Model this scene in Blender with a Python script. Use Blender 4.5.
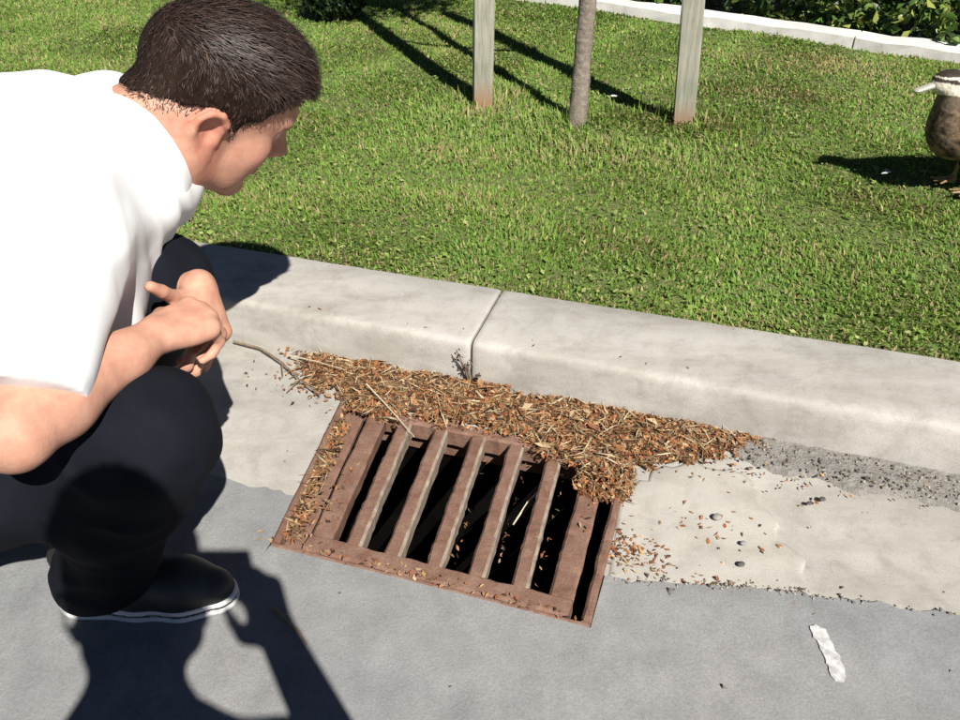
import bpy, math, random
import numpy as np
from mathutils import Vector

for o in list(bpy.data.objects):
    bpy.data.objects.remove(o, do_unlink=True)
scene = bpy.context.scene
COL = scene.collection
rng = np.random.default_rng(7)
random.seed(7)

# ------------------------------------------------------------------ camera, sky, sun, exposure
cam_d = bpy.data.cameras.new('camera')
cam = bpy.data.objects.new('camera', cam_d); COL.objects.link(cam)
cam.location = (0, 0, .92)
cam.rotation_euler = (math.radians(90 - 33.19), 0, 0)
cam_d.sensor_width = 36; cam_d.lens = 36 * 850 / 960
cam_d.clip_start = .005; cam_d.clip_end = 500
scene.camera = cam

SUN = np.array([.269, -.656, .705]); SUN = SUN / np.linalg.norm(SUN)
world = bpy.data.worlds.new('World'); scene.world = world
world.use_nodes = True
nt = world.node_tree
bg = nt.nodes['Background']
sky = nt.nodes.new('ShaderNodeTexSky'); sky.sky_type = 'NISHITA'; sky.sun_disc = False
sky.sun_elevation = math.asin(SUN[2]); sky.sun_rotation = math.atan2(SUN[0], SUN[1])
sky.air_density = .3; sky.dust_density = .05; sky.ozone_density = 1.0
nt.links.new(sky.outputs[0], bg.inputs[0]); bg.inputs[1].default_value = .05
sd = bpy.data.lights.new('sun', 'SUN'); sd.energy = 5.0; sd.angle = math.radians(.5); sd.color = (1, .955, .89)
so = bpy.data.objects.new('sun', sd); COL.objects.link(so)
so.location = (3, -7, 8)
so.rotation_euler = Vector(SUN).to_track_quat('Z', 'Y').to_euler()
vs = scene.view_settings
vs.view_transform = 'Standard'; vs.look = 'None'; vs.gamma = 1; vs.use_curve_mapping = False
vs.exposure = .72

# ------------------------------------------------------------------ kerb frame: u runs along the kerb, w across it
K2 = np.array([.9494, -.3141]); K2 = K2 / np.linalg.norm(K2); N2 = np.array([-K2[1], K2[0]])
KROT = math.atan2(K2[1], K2[0])
def W(u, w, z):
    u = np.asarray(u, float); w = np.asarray(w, float); z = np.asarray(z, float) + 0 * u
    return np.stack([K2[0] * u + N2[0] * w, K2[1] * u + N2[1] * w, z], -1)

# ------------------------------------------------------------------ helpers
def noise(p, scale, seed=0, n=9):
    r = np.random.default_rng(seed); p = np.asarray(p, float); out = 0
    for i in range(n):
        k = r.normal(size=p.shape[-1]); k *= scale * r.uniform(.6, 1.7) / np.linalg.norm(k)
        out = out + np.sin(p @ k * 6.283 + r.uniform(0, 6.28))
    return out / math.sqrt(n)

def mesh_obj(name, v, f, mat=None, parent=None, origin=None, smooth=False, col=None):
    v = np.asarray(v, float)
    if origin is None:
        origin = np.array(parent['_o']) if parent is not None else np.zeros(3)
    origin = np.asarray(origin, float)
    me = bpy.data.meshes.new(name)
    if isinstance(f, np.ndarray):
        nf, k = f.shape
        me.vertices.add(len(v)); me.vertices.foreach_set('co', (v - origin).astype(np.float32).ravel())
        me.loops.add(nf * k); me.loops.foreach_set('vertex_index', f.astype(np.int32).ravel())
        me.polygons.add(nf)
        me.polygons.foreach_set('loop_start', np.arange(0, nf * k, k, dtype=np.int32))
        me.polygons.foreach_set('loop_total', np.full(nf, k, dtype=np.int32))
        me.update(calc_edges=True); me.validate()
    else:
        me.from_pydata((v - origin).tolist(), [], f); me.update()
    if smooth:
        me.polygons.foreach_set('use_smooth', np.ones(len(me.polygons), dtype=bool))
    if col is not None:
        c = np.ones((len(v), 4), np.float32); c[:, :3] = col
        a = me.color_attributes.new('Col', 'FLOAT_COLOR', 'POINT'); a.data.foreach_set('color', c.ravel())
    if mat: me.materials.append(mat)
    o = bpy.data.objects.new(name, me); COL.objects.link(o)
    if parent is not None:
        o.parent = parent; o.location = origin - np.array(parent['_o'])
    else:
        o.location = origin
    o['_o'] = [float(x) for x in origin]
    return o

def empty(name, loc):
    o = bpy.data.objects.new(name, None); COL.objects.link(o); o.location = loc
    o.empty_display_size = .05; o['_o'] = [float(x) for x in loc]
    return o

def tag(o, label=None, cat=None, group=None, kind=None):
    if label: o['label'] = label
    if cat: o['category'] = cat
    if group: o['group'] = group
    if kind: o['kind'] = kind
    return o

def grid_faces(nu, nv):
    i, j = np.meshgrid(np.arange(nu - 1), np.arange(nv - 1), indexing='ij')
    a = (i * nv + j).ravel()
    return np.stack([a, a + nv, a + nv + 1, a + 1], 1)

def box(c, s, ax=None):
    c = np.asarray(c, float); s = np.asarray(s, float) / 2
    ax = np.eye(3) if ax is None else np.asarray(ax)
    q = np.array([[x, y, z] for x in (-1, 1) for y in (-1, 1) for z in (-1, 1)]) * s
    v = q @ ax + c
    f = [(0, 1, 3, 2), (4, 6, 7, 5), (0, 4, 5, 1), (2, 3, 7, 6), (0, 2, 6, 4), (1, 5, 7, 3)]
    return v, f

def hexa(bot, top):
    # solid between two quads
    v = np.concatenate([bot, top])
    return v, [(3, 2, 1, 0), (4, 5, 6, 7), (0, 1, 5, 4), (1, 2, 6, 5), (2, 3, 7, 6), (3, 0, 4, 7)]

def tube(pts, rad, n=8, jitter=0):
    pts = np.asarray(pts, float); m = len(pts)
    rad = np.broadcast_to(np.asarray(rad, float), (m,))
    v = []; up = np.array([.3, .2, .93])
    for i in range(m):
        t = pts[min(i + 1, m - 1)] - pts[max(i - 1, 0)]; t = t / (np.linalg.norm(t) + 1e-9)
        a = np.cross(t, up)
        if np.linalg.norm(a) < .1: a = np.cross(t, [1, 0, 0])
        a /= np.linalg.norm(a); b = np.cross(t, a)
        th = np.linspace(0, 2 * math.pi, n, endpoint=False)
        rr = rad[i] * (1 + jitter * rng.normal(size=n))
        v.append(pts[i] + np.outer(np.cos(th) * rr, a) + np.outer(np.sin(th) * rr, b))
    v = np.concatenate(v)
    f = []
    for i in range(m - 1):
        for j in range(n):
            k = (j + 1) % n
            f.append((i * n + j, i * n + k, (i + 1) * n + k, (i + 1) * n + j))
    f.append(tuple(range(n))[::-1]); f.append(tuple((m - 1) * n + j for j in range(n)))
    return v, f

def join(parts):
    V = []; F = []; o = 0
    for v, f in parts:
        V.append(v); F += [tuple(int(i) + o for i in q) for q in f]; o += len(v)
    return np.concatenate(V), F

# ------------------------------------------------------------------ materials
def new_mat(name):
    m = bpy.data.materials.new(name); m.use_nodes = True
    n = m.node_tree
    return m, n, n.nodes['Principled BSDF']

def noise_node(n, scale, detail=6, rough=.6, vec=None, dist=0):
    t = n.nodes.new('ShaderNodeTexNoise')
    t.inputs['Scale'].default_value = scale; t.inputs['Detail'].default_value = detail
    t.inputs['Roughness'].default_value = rough; t.inputs['Distortion'].default_value = dist
    if vec is not None: n.links.new(vec, t.inputs['Vector'])
    return t

def ramp(n, fac, stops):
    r = n.nodes.new('ShaderNodeValToRGB'); e = r.color_ramp.elements
    while len(e) < len(stops): e.new(.5)
    for i, (p, c) in enumerate(stops):
        e[i].position = p; e[i].color = (*c, 1) if len(c) == 3 else c
    n.links.new(fac, r.inputs[0]); return r

def mixc(n, fac, a, b, mode='MIX'):
    m = n.nodes.new('ShaderNodeMix'); m.data_type = 'RGBA'; m.blend_type = mode
    for s, x in ((m.inputs[0], fac), (m.inputs[6], a), (m.inputs[7], b)):
        if isinstance(x, (int, float)): s.default_value = x
        elif isinstance(x, tuple): s.default_value = (*x, 1)
        else: n.links.new(x, s)
    return m.outputs[2]

def bump(n, b, height, strength, dist):
    k = n.nodes.new('ShaderNodeBump'); k.inputs['Strength'].default_value = strength
    k.inputs['Distance'].default_value = dist
    n.links.new(height, k.inputs['Height'])
    if b.inputs['Normal'].links:
        n.links.new(b.inputs['Normal'].links[0].from_socket, k.inputs['Normal'])
    n.links.new(k.outputs[0], b.inputs['Normal'])

def simple(name, c1, c2, scale=20, rough=.7, bs=0, bscale=60, bd=.002, detail=6, metallic=0, spec=.5):
    m, n, b = new_mat(name)
    tc = n.nodes.new('ShaderNodeTexCoord')
    t = noise_node(n, scale, detail, .65, tc.outputs['Object'])
    r = ramp(n, t.outputs[0], [(.32, c1), (.68, c2)])
    n.links.new(r.outputs[0], b.inputs['Base Color'])
    b.inputs['Roughness'].default_value = rough; b.inputs['Metallic'].default_value = metallic
    b.inputs['Specular IOR Level'].default_value = spec
    if bs:
        t2 = noise_node(n, bscale, 5, .6, tc.outputs['Object'])
        bump(n, b, t2.outputs[0], bs, bd)
    return m

def attr_mat(name, rough=.7, spec=.3, nscale=0, namt=.3, bs=0, bscale=200, bd=.001, sss=0, transl=0):
    m, n, b = new_mat(name)
    a = n.nodes.new('ShaderNodeAttribute'); a.attribute_name = 'Col'
    out = a.outputs['Color']
    tc = n.nodes.new('ShaderNodeTexCoord')
    if nscale:
        t = noise_node(n, nscale, 5, .6, tc.outputs['Object'])
        r = ramp(n, t.outputs[0], [(.3, (1 - namt,) * 3), (.7, (1 + namt * .5,) * 3)])
        out = mixc(n, 1.0, out, r.outputs[0], 'MULTIPLY')
    n.links.new(out, b.inputs['Base Color'])
    b.inputs['Roughness'].default_value = rough; b.inputs['Specular IOR Level'].default_value = spec
    if sss:
        b.inputs['Subsurface Weight'].default_value = sss
        b.inputs['Subsurface Radius'].default_value = (.012, .004, .002); b.inputs['Subsurface Scale'].default_value = .6
    if bs:
        t2 = noise_node(n, bscale, 4, .6, tc.outputs['Object']); bump(n, b, t2.outputs[0], bs, bd)
    if transl:
        tr = n.nodes.new('ShaderNodeBsdfTranslucent'); n.links.new(out, tr.inputs[0])
        mx = n.nodes.new('ShaderNodeMixShader'); mx.inputs[0].default_value = transl
        o = n.nodes['Material Output']
        n.links.new(b.outputs[0], mx.inputs[1]); n.links.new(tr.outputs[0], mx.inputs[2]); n.links.new(mx.outputs[0], o.inputs[0])
    return m

M = {}
def asphalt_mat():
    m, n, b = new_mat('asphalt')
    tc = n.nodes.new('ShaderNodeTexCoord'); v = tc.outputs['Object']
    big = noise_node(n, 1.7, 5, .6, v); mid = noise_node(n, 14, 6, .7, v); fine = noise_node(n, 330, 3, .7, v)
    base = ramp(n, big.outputs[0], [(.35, (.215, .222, .224)), (.65, (.270, .262, .258))]).outputs[0]
    r1 = ramp(n, mid.outputs[0], [(.3, (.80, .80, .80)), (.72, (1.14, 1.14, 1.14))])
    base = mixc(n, 1., base, r1.outputs[0], 'MULTIPLY')
    r2 = ramp(n, fine.outputs[0], [(.30, (.62, .62, .62)), (.5, (1, 1, 1)), (.74, (1.35, 1.33, 1.28))])
    base = mixc(n, .5, base, r2.outputs[0], 'MULTIPLY')
    vo = n.nodes.new('ShaderNodeTexVoronoi'); vo.inputs['Scale'].default_value = 190; n.links.new(v, vo.inputs['Vector'])
    n.links.new(base, b.inputs['Base Color'])
    b.inputs['Roughness'].default_value = .85; b.inputs['Specular IOR Level'].default_value = .25
    bump(n, b, vo.outputs['Distance'], .22, .0012); bump(n, b, fine.outputs[0], .3, .001)
    return m

def concrete_mat(name, c1, c2, dark, streak=.5, off=0):
    m, n, b = new_mat(name)
    tc = n.nodes.new('ShaderNodeTexCoord')
    mp = n.nodes.new('ShaderNodeMapping'); n.links.new(tc.outputs['Object'], mp.inputs[0]); mp.inputs['Location'].default_value = (off, off * .3, 0)
    v = mp.outputs[0]
    mp2 = n.nodes.new('ShaderNodeMapping'); n.links.new(v, mp2.inputs[0])
    mp2.inputs['Rotation'].default_value = (0, 0, -KROT); mp2.inputs['Scale'].default_value = (.22, 1, 1)
    big = noise_node(n, 3.2, 6, .6, v); mid = noise_node(n, 17, 7, .68, v, .4); fine = noise_node(n, 420, 3, .7, v)
    st = noise_node(n, 13, 6, .65, mp2.outputs[0])
    base = ramp(n, big.outputs[0], [(.36, c1), (.64, c2)]).outputs[0]
    r = ramp(n, st.outputs[0], [(.36, dark), (.56, (1, 1, 1))])
    base = mixc(n, streak, base, r.outputs[0], 'MULTIPLY')
    r = ramp(n, mid.outputs[0], [(.28, (.74, .72, .69)), (.5, (1, 1, 1)), (.75, (1.09, 1.08, 1.06))])
    base = mixc(n, .75, base, r.outputs[0], 'MULTIPLY')
    r = ramp(n, fine.outputs[0], [(.3, (.72, .71, .69)), (.46, (1, 1, 1)), (.75, (1.12, 1.12, 1.1))])
    base = mixc(n, .7, base, r.outputs[0], 'MULTIPLY')
    n.links.new(base, b.inputs['Base Color'])
    b.inputs['Roughness'].default_value = .9; b.inputs['Specular IOR Level'].default_value = .2
    bump(n, b, mid.outputs[0], .25, .004); bump(n, b, fine.outputs[0], .35, .0009)
    return m

M['asphalt'] = asphalt_mat()
def kerb_stain(m):
    # grey stains in random patches over the whole surface
    n = m.node_tree; b = n.nodes['Principled BSDF']; src = b.inputs['Base Color'].links[0].from_socket
    tc = n.nodes.new('ShaderNodeTexCoord'); t = noise_node(n, 22, 7, .7, tc.outputs['Object'], .6)
    r = ramp(n, t.outputs[0], [(.52, (1, 1, 1)), (.70, (.66, .655, .64))])
    o = mixc(n, .45, src, r.outputs[0], 'MULTIPLY'); n.links.new(o, b.inputs['Base Color'])
M['gutter'] = concrete_mat('gutter_concrete', (.335, .32, .29), (.43, .41, .375), (.72, .70, .66), .5)
M['kerb'] = concrete_mat('kerb_concrete', (.355, .34, .312), (.445, .425, .39), (.66, .64, .61), .55, 5)
kerb_stain(M['kerb']); kerb_stain(M['gutter'])
M['edging'] = concrete_mat('edging_concrete', (.60, .58, .55), (.74, .72, .69), (.8, .79, .77), .4, 9)
M['patch'] = concrete_mat('patch_mortar', (.35, .333, .30), (.44, .418, .375), (.8, .78, .74), .4, 13)
M['pit'] = simple('shade_black_concrete', (.002, .0018, .0016), (.005, .0045, .004), 14, .95, .5, 50, .004, spec=.02)  # pit shade put into the colour: near-black so no sunlit patches show
M['rust'] = None
def rust_mat():
    m, n, b = new_mat('dusty_rusted_iron')
    tc = n.nodes.new('ShaderNodeTexCoord'); v = tc.outputs['Object']
    a = noise_node(n, 26, 7, .7, v, .3); f = noise_node(n, 300, 4, .7, v); g = noise_node(n, 60, 6, .75, v)
    base = ramp(n, a.outputs[0], [(.28, (.130, .064, .042)), (.5, (.190, .108, .078)), (.72, (.240, .155, .115))]).outputs[0]
    r = ramp(n, g.outputs[0], [(.56, (0, 0, 0)), (.76, (.7, .7, .7))])
    base = mixc(n, r.outputs[0], base, (.28, .20, .135))
    r = ramp(n, f.outputs[0], [(.3, (.6, .58, .56)), (.5, (1, 1, 1)), (.75, (1.2, 1.18, 1.15))])
    base = mixc(n, .8, base, r.outputs[0], 'MULTIPLY')
    n.links.new(base, b.inputs['Base Color'])
    b.inputs['Roughness'].default_value = .85; b.inputs['Specular IOR Level'].default_value = .25
    bump(n, b, g.outputs[0], .5, .003); bump(n, b, f.outputs[0], .5, .001)
    return m
M['rust'] = rust_mat()
M['pale_side'] = simple('pale_side_iron', (.16, .105, .078), (.33, .285, .22), 45, .9, .5, 220, .0015)  # paler iron colour for the sides and right chamfer of the bars
M['litter'] = attr_mat('dry_litter', .8, .25, 90, .3, transl=.15)
M['mould'] = simple('leaf_mould', (.050, .030, .016), (.13, .075, .038), 60, .95, .9, 120, .006)
M['silt'] = simple('grey_silt', (.16, .15, .135), (.29, .27, .245), 55, .95, 1., 160, .006)
M['soil'] = simple('lawn_soil', (.06, .088, .020), (.15, .165, .052), 160, .95, .8, 60, .01)
M['grass'] = attr_mat('grass_blades', .6, .25, transl=.38)
M['leaf'] = attr_mat('leaves', .42, .5, transl=.2)
M['wood'] = None
def wood_mat():
    m, n, b = new_mat('weathered_timber')
    tc = n.nodes.new('ShaderNodeTexCoord'); v = tc.outputs['Object']
    mp = n.nodes.new('ShaderNodeMapping'); n.links.new(v, mp.inputs[0]); mp.inputs['Scale'].default_value = (1, 1, .05)
    g = noise_node(n, 160, 6, .7, mp.outputs[0], .3); l = noise_node(n, 9, 5, .6, v)
    base = ramp(n, g.outputs[0], [(.3, (.17, .165, .13)), (.5, (.28, .275, .225)), (.7, (.36, .35, .29))]).outputs[0]
    r = ramp(n, l.outputs[0], [(.35, (.8, .82, .76)), (.65, (1.08, 1.06, 1.04))])
    base = mixc(n, 1, base, r.outputs[0], 'MULTIPLY')
    sp = n.nodes.new('ShaderNodeSeparateXYZ'); n.links.new(v, sp.inputs[0])
    rz = ramp(n, sp.outputs[2], [(.05, (1, 1, 1)), (.13, (0, 0, 0))])   # earth splashed on the foot of the stake
    base = mixc(n, rz.outputs[0], base, (.25, .15, .085))
    n.links.new(base, b.inputs['Base Color']); b.inputs['Roughness'].default_value = .85
    bump(n, b, g.outputs[0], .5, .0015)
    return m
M['wood'] = wood_mat()
M['bark'] = simple('young_bark', (.13, .105, .08), (.27, .23, .185), 55, .9, 1., 70, .005)
M['tie'] = simple('tie_webbing', (.02, .02, .02), (.04, .04, .04), 60, .8)
M['twig'] = simple('dry_twig', (.12, .085, .055), (.25, .19, .13), 80, .85, .5, 200, .001)
M['straw'] = simple('pale_straw', (.42, .35, .23), (.58, .5, .36), 80, .7)
M['paint'] = simple('road_paint', (.28, .275, .27), (.66, .65, .64), 75, .85, .2, 300, .0005)
M['white'] = simple('white_petal', (.75, .75, .72), (.85, .85, .83), 60, .6)
M['skin'] = attr_mat('skin', .6, .25, 55, .16, .5, 420, .0008, sss=.06)
M['hair'] = attr_mat('brown_hair', .5, .3); M['hair_cap'] = attr_mat('brown_hair_roots', .95, .05)
M['shirt'] = simple('white_cotton', (.78, .78, .775), (.84, .84, .835), 8, .9, .25, 900, .0006, spec=.15)
M['trouser'] = simple('navy_trousers', (.0035, .0045, .008), (.0065, .008, .0125), 18, .85, .3, 700, .0006, spec=.14)
M['shoe'] = simple('black_shoe', (.012, .012, .013), (.025, .025, .026), 60, .5)
M['rubber'] = simple('white_rubber', (.50, .49, .47), (.68, .67, .65), 60, .6)
M['eye'] = simple('eye_white', (.7, .68, .65), (.75, .73, .7), 30, .2)
M['plastic'] = simple('black_plastic', (.015, .015, .015), (.03, .03, .03), 50, .4)
M['duck'] = attr_mat('duck_plumage', .75, .25, 120, .45, .5, 160, .003)
M['bill'] = simple('duck_bill', (.30, .29, .25), (.40, .39, .33), 60, .4)
M['web'] = simple('duck_feet', (.20, .12, .06), (.28, .17, .08), 60, .5)

# ------------------------------------------------------------------ implicit surfaces for bodies
class Field:
    def __init__(s, lo, hi, h):
        s.o = np.asarray(lo, float); s.h = h
        s.n = np.ceil((np.asarray(hi, float) - s.o) / h).astype(int) + 1
        s.D = np.full(s.n, 1.0, np.float32)
    def loc(s, lo, hi):
        a = np.clip(np.floor((np.asarray(lo) - s.o) / s.h).astype(int), 0, s.n)
        b = np.clip(np.ceil((np.asarray(hi) - s.o) / s.h).astype(int) + 1, 0, s.n)
        sl = tuple(slice(int(i), int(j)) for i, j in zip(a, b))
        g = [(s.o[k] + s.h * np.arange(a[k], b[k])).astype(np.float32) for k in range(3)]
        return sl, g[0][:, None, None], g[1][None, :, None], g[2][None, None, :]
    def put(s, sl, d, k, sub):
        a = s.D[sl]
        if a.size == 0: return
        if sub:
            b = -d; h = np.maximum(k - np.abs(a - b), 0) / k; s.D[sl] = np.maximum(a, b) + h * h * k * .25
        else:
            h = np.maximum(k - np.abs(a - d), 0) / k; s.D[sl] = np.minimum(a, d) - h * h * k * .25
    def cone(s, a, b, ra, rb=None, k=.015, sub=False):
        rb = ra if rb is None else rb
        a = np.asarray(a, float); b = np.asarray(b, float); m = max(ra, rb) + k + 4 * s.h
        sl, X, Y, Z = s.loc(np.minimum(a, b) - m, np.maximum(a, b) + m)
        ba = b - a; L = float(ba @ ba) + 1e-12
        t = np.clip(((X - a[0]) * ba[0] + (Y - a[1]) * ba[1] + (Z - a[2]) * ba[2]) / L, 0, 1)
        d = np.sqrt((X - a[0] - t * ba[0]) ** 2 + (Y - a[1] - t * ba[1]) ** 2 + (Z - a[2] - t * ba[2]) ** 2) - (ra + (rb - ra) * t)
        s.put(sl, d, k, sub)
    def chain(s, pts, rad, k=.015):
        for i in range(len(pts) - 1): s.cone(pts[i], pts[i + 1], rad[i], rad[i + 1], k)
    def ell(s, c, r, R=None, k=.015, sub=False):
        c = np.asarray(c, float); r = np.asarray(r, float); m = r.max() + k + 4 * s.h
        sl, X, Y, Z = s.loc(c - m, c + m)
        R = np.eye(3) if R is None else np.asarray(R)   # columns: local axes in world
        q = [(X - c[0]) * R[0, i] + (Y - c[1]) * R[1, i] + (Z - c[2]) * R[2, i] for i in range(3)]
        k0 = np.sqrt(sum((q[i] / r[i]) ** 2 for i in range(3)))
        k1 = np.sqrt(sum((q[i] / r[i] ** 2) ** 2 for i in range(3))) + 1e-6
        s.put(sl, k0 * (k0 - 1) / k1, k, sub)
    def cut(s, p, nrm, lo=None, hi=None):
        sl, X, Y, Z = s.loc(s.o if lo is None else lo, s.o + s.n * s.h if hi is None else hi)
        nrm = np.asarray(nrm, float); nrm = nrm / np.linalg.norm(nrm)
        s.D[sl] = np.maximum(s.D[sl], (X - p[0]) * nrm[0] + (Y - p[1]) * nrm[1] + (Z - p[2]) * nrm[2])
    def mesh(s, smooth=2):
        D = s.D; S = D < 0; n = s.n
        c = np.zeros(n - 1, np.int8)
        for i in (0, 1):
            for j in (0, 1):
                for k in (0, 1): c += S[i:n[0] - 1 + i, j:n[1] - 1 + j, k:n[2] - 1 + k]
        act = (c > 0) & (c < 8)
        I, J, Kk = np.nonzero(act)
        idx = np.full(n - 1, -1, np.int64); idx[I, J, Kk] = np.arange(len(I))
        acc = np.zeros((len(I), 3)); cnt = np.zeros(len(I))
        E8 = [(0, 0, 0), (1, 0, 0), (0, 1, 0), (1, 1, 0), (0, 0, 1), (1, 0, 1), (0, 1, 1), (1, 1, 1)]
        for a in E8:
            for ax in range(3):
                if a[ax]: continue
                b = list(a); b[ax] = 1
                da = D[I + a[0], J + a[1], Kk + a[2]]; db = D[I + b[0], J + b[1], Kk + b[2]]
                m = (da < 0) != (db < 0)
                t = np.where(m, da / np.where(m, da - db, 1), 0)
                p = np.array(a, float)[None, :] + t[:, None] * (np.array(b) - np.array(a))[None, :]
                acc += p * m[:, None]; cnt += m
        V = s.o + s.h * (np.stack([I, J, Kk], 1) + acc / cnt[:, None])
        Q = []
        for ax in range(3):
            o1, o2 = [(1, 2), (2, 0), (0, 1)][ax]
            sa = [slice(1, n[k] - 1) for k in range(3)]; sa[ax] = slice(0, n[ax] - 1)
            sb = list(sa); sb[ax] = slice(1, n[ax])
            A = S[tuple(sa)]; B = S[tuple(sb)]
            P = np.stack(np.nonzero(A != B), 1)
            base = P.copy()
            for k in range(3):
                if k != ax: base[:, k] += 1
            def cell(d1, d2):
                q = base.copy(); q[:, o1] += d1; q[:, o2] += d2
                return idx[q[:, 0], q[:, 1], q[:, 2]]
            q = np.stack([cell(-1, -1), cell(0, -1), cell(0, 0), cell(-1, 0)], 1)
            ins = A[P[:, 0], P[:, 1], P[:, 2]]
            q[~ins] = q[~ins][:, ::-1]
            Q.append(q)
        Q = np.concatenate(Q); Q = Q[(Q >= 0).all(1)]
        for _ in range(smooth):
            sm = np.zeros_like(V); ct = np.zeros(len(V))
            for a in range(4):
                b = (a + 1) % 4
                np.add.at(sm, Q[:, a], V[Q[:, b]]); np.add.at(sm, Q[:, b], V[Q[:, a]])
                np.add.at(ct, Q[:, a], 1); np.add.at(ct, Q[:, b], 1)
            V = V * .5 + .5 * sm / np.maximum(ct, 1)[:, None]
        return V, Q

def vnormals(V, Q):
    nn = np.cross(V[Q[:, 2]] - V[Q[:, 0]], V[Q[:, 3]] - V[Q[:, 1]])
    out = np.zeros_like(V)
    for a in range(4): np.add.at(out, Q[:, a], nn)
    return out / (np.linalg.norm(out, axis=1, keepdims=True) + 1e-12)

def unit(v):
    v = np.asarray(v, float); return v / np.linalg.norm(v)

# ================================================================== THE SETTING
HL = lambda w: -.577 - .17 * (w - .755)      # left and right side of the drain opening
HR = lambda w: -.097 - .02 * (w - .8)
HN, HF = .757, 1.128
_ue = np.array([-60, -1.5, -.9, -.6, -.09, .035, .188, .374, .9, 60]); _we = np.array([.86, .85, .855, .868, .853, .874, .911, .936, .94, .94])
def wedge(u):
    u = np.asarray(u, float); p = np.stack([u, 0 * u + 3.1], -1)
    near = np.clip(1 - (np.abs(u) - 3) / 2, 0, 1)
    return np.interp(u, _ue, _we) + near * (.004 * noise(p, 9, 3) + .0025 * noise(p, 38, 4))
def zroad(u, w):
    return .006 + .0025 * noise(np.stack([u, w], -1), 1.1, 5) * np.clip(1 - np.abs(u) / 6, 0, 1) * np.clip(1 - np.abs(w) / 6, 0, 1)

def sheet(name, us, wlo, whi, ts, mat, zf, shift=None, parent=None):
    U, T = np.meshgrid(us, ts, indexing='ij')
    lo = wlo(U) if callable(wlo) else wlo + 0 * U
    hi = whi(U) if callable(whi) else whi + 0 * U
    Wv = lo + (hi - lo) * T
    Uv = U + (shift(U, Wv) if shift else 0)
    v = W(Uv, Wv, zf(Uv, Wv)).reshape(-1, 3)
    return v, grid_faces(len(us), len(ts))

parts = []
tsr = np.concatenate([[0, .35, .65, .82, .92, .96, .975, .983], np.linspace(.987, 1, 26)])
far_l = [-60, -25, -12, -6, -3.5, -2.4]; far_r = [2.4, 3.5, 6, 12, 25, 60]
usL = np.array(far_l + list(np.linspace(-1.8, -.577, 90)))
shL = lambda u, w: np.where(w > HN, (HL(w) + .577), 0) * np.clip((u + 1.2) / .62, 0, 1)
parts.append(sheet('a', usL, -60, wedge, tsr, None, zroad, shL))
usM = np.linspace(-.577, -.096, 40)
parts.append(sheet('b', usM, -60, HN, tsr, None, zroad))
usR = np.array(list(np.linspace(-.096, 1.6, 130)) + far_r)
parts.append(sheet('c', usR, -60, wedge, tsr, None, zroad))
v = []; f = []; o_ = 0
for a, b in parts:
    v.append(a); f.append(b + o_); o_ += len(a)
road = mesh_obj('road', np.concatenate(v), np.concatenate(f), M['asphalt'], smooth=True)
tag(road, 'sunlit grey asphalt road in front of the gutter', 'road', kind='structure')

# gutter: concrete channel between asphalt and kerb, with the drain opening left free
def zgut(u, w):
    return .0015 * noise(np.stack([u, w], -1), 2.2, 8) - .006 * np.clip((w - .9) / .35, 0, 1)
parts = []
tg = np.linspace(0, 1, 16)
usL = np.array([-60, -25, -12, -6, -3.5] + list(np.linspace(-2.2, -.577, 50)))
parts.append(sheet('a', usL, .80, 1.262, tg, None, zgut, lambda u, w: (HL(w) + .577) * np.clip((u + 1.2) / .62, 0, 1)))
usM = np.linspace(-.66, -.096, 30)
usR = np.array(list(np.linspace(-.097, 1.9, 70)) + [3.5, 6, 12, 25, 60])
parts.append(sheet('c', usR, .80, 1.262, tg, None, zgut, lambda u, w: (HR(w) + .097) * np.clip((.6 - u) / .6, 0, 1)))
Us, Ts = np.meshgrid(np.linspace(0, 1, 24), np.linspace(0, 1, 6), indexing='ij')
Wv = HF + (1.262 - HF) * Ts; Uv = HL(Wv) + (HR(Wv) - HL(Wv)) * Us
parts.append((W(Uv, Wv, zgut(Uv, Wv)).reshape(-1, 3), grid_faces(24, 6)))
v = []; f = []; o_ = 0
for a, b in parts:
    v.append(a); f.append(b + o_); o_ += len(a)
gutter = mesh_obj('gutter', np.concatenate(v), np.concatenate(f), M['gutter'], smooth=True)
tag(gutter, 'pale concrete gutter channel along the foot of the kerb', 'gutter', kind='structure')

# drain pit under the grate
def quad_uw(u0, u1, w0, w1, z): return W(np.array([u0, u1, u1, u0]), np.array([w0, w0, w1, w1]), z)
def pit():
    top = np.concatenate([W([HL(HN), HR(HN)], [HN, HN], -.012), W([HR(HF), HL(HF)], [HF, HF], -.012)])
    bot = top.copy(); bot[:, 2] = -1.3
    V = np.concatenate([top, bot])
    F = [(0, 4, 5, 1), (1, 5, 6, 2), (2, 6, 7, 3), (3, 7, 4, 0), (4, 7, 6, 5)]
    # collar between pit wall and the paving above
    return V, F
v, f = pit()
pit_o = mesh_obj('drain_pit', v, f, M['pit']); tag(pit_o, 'concrete pit below the drain grate, its shade painted black', 'pit', kind='structure')

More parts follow.
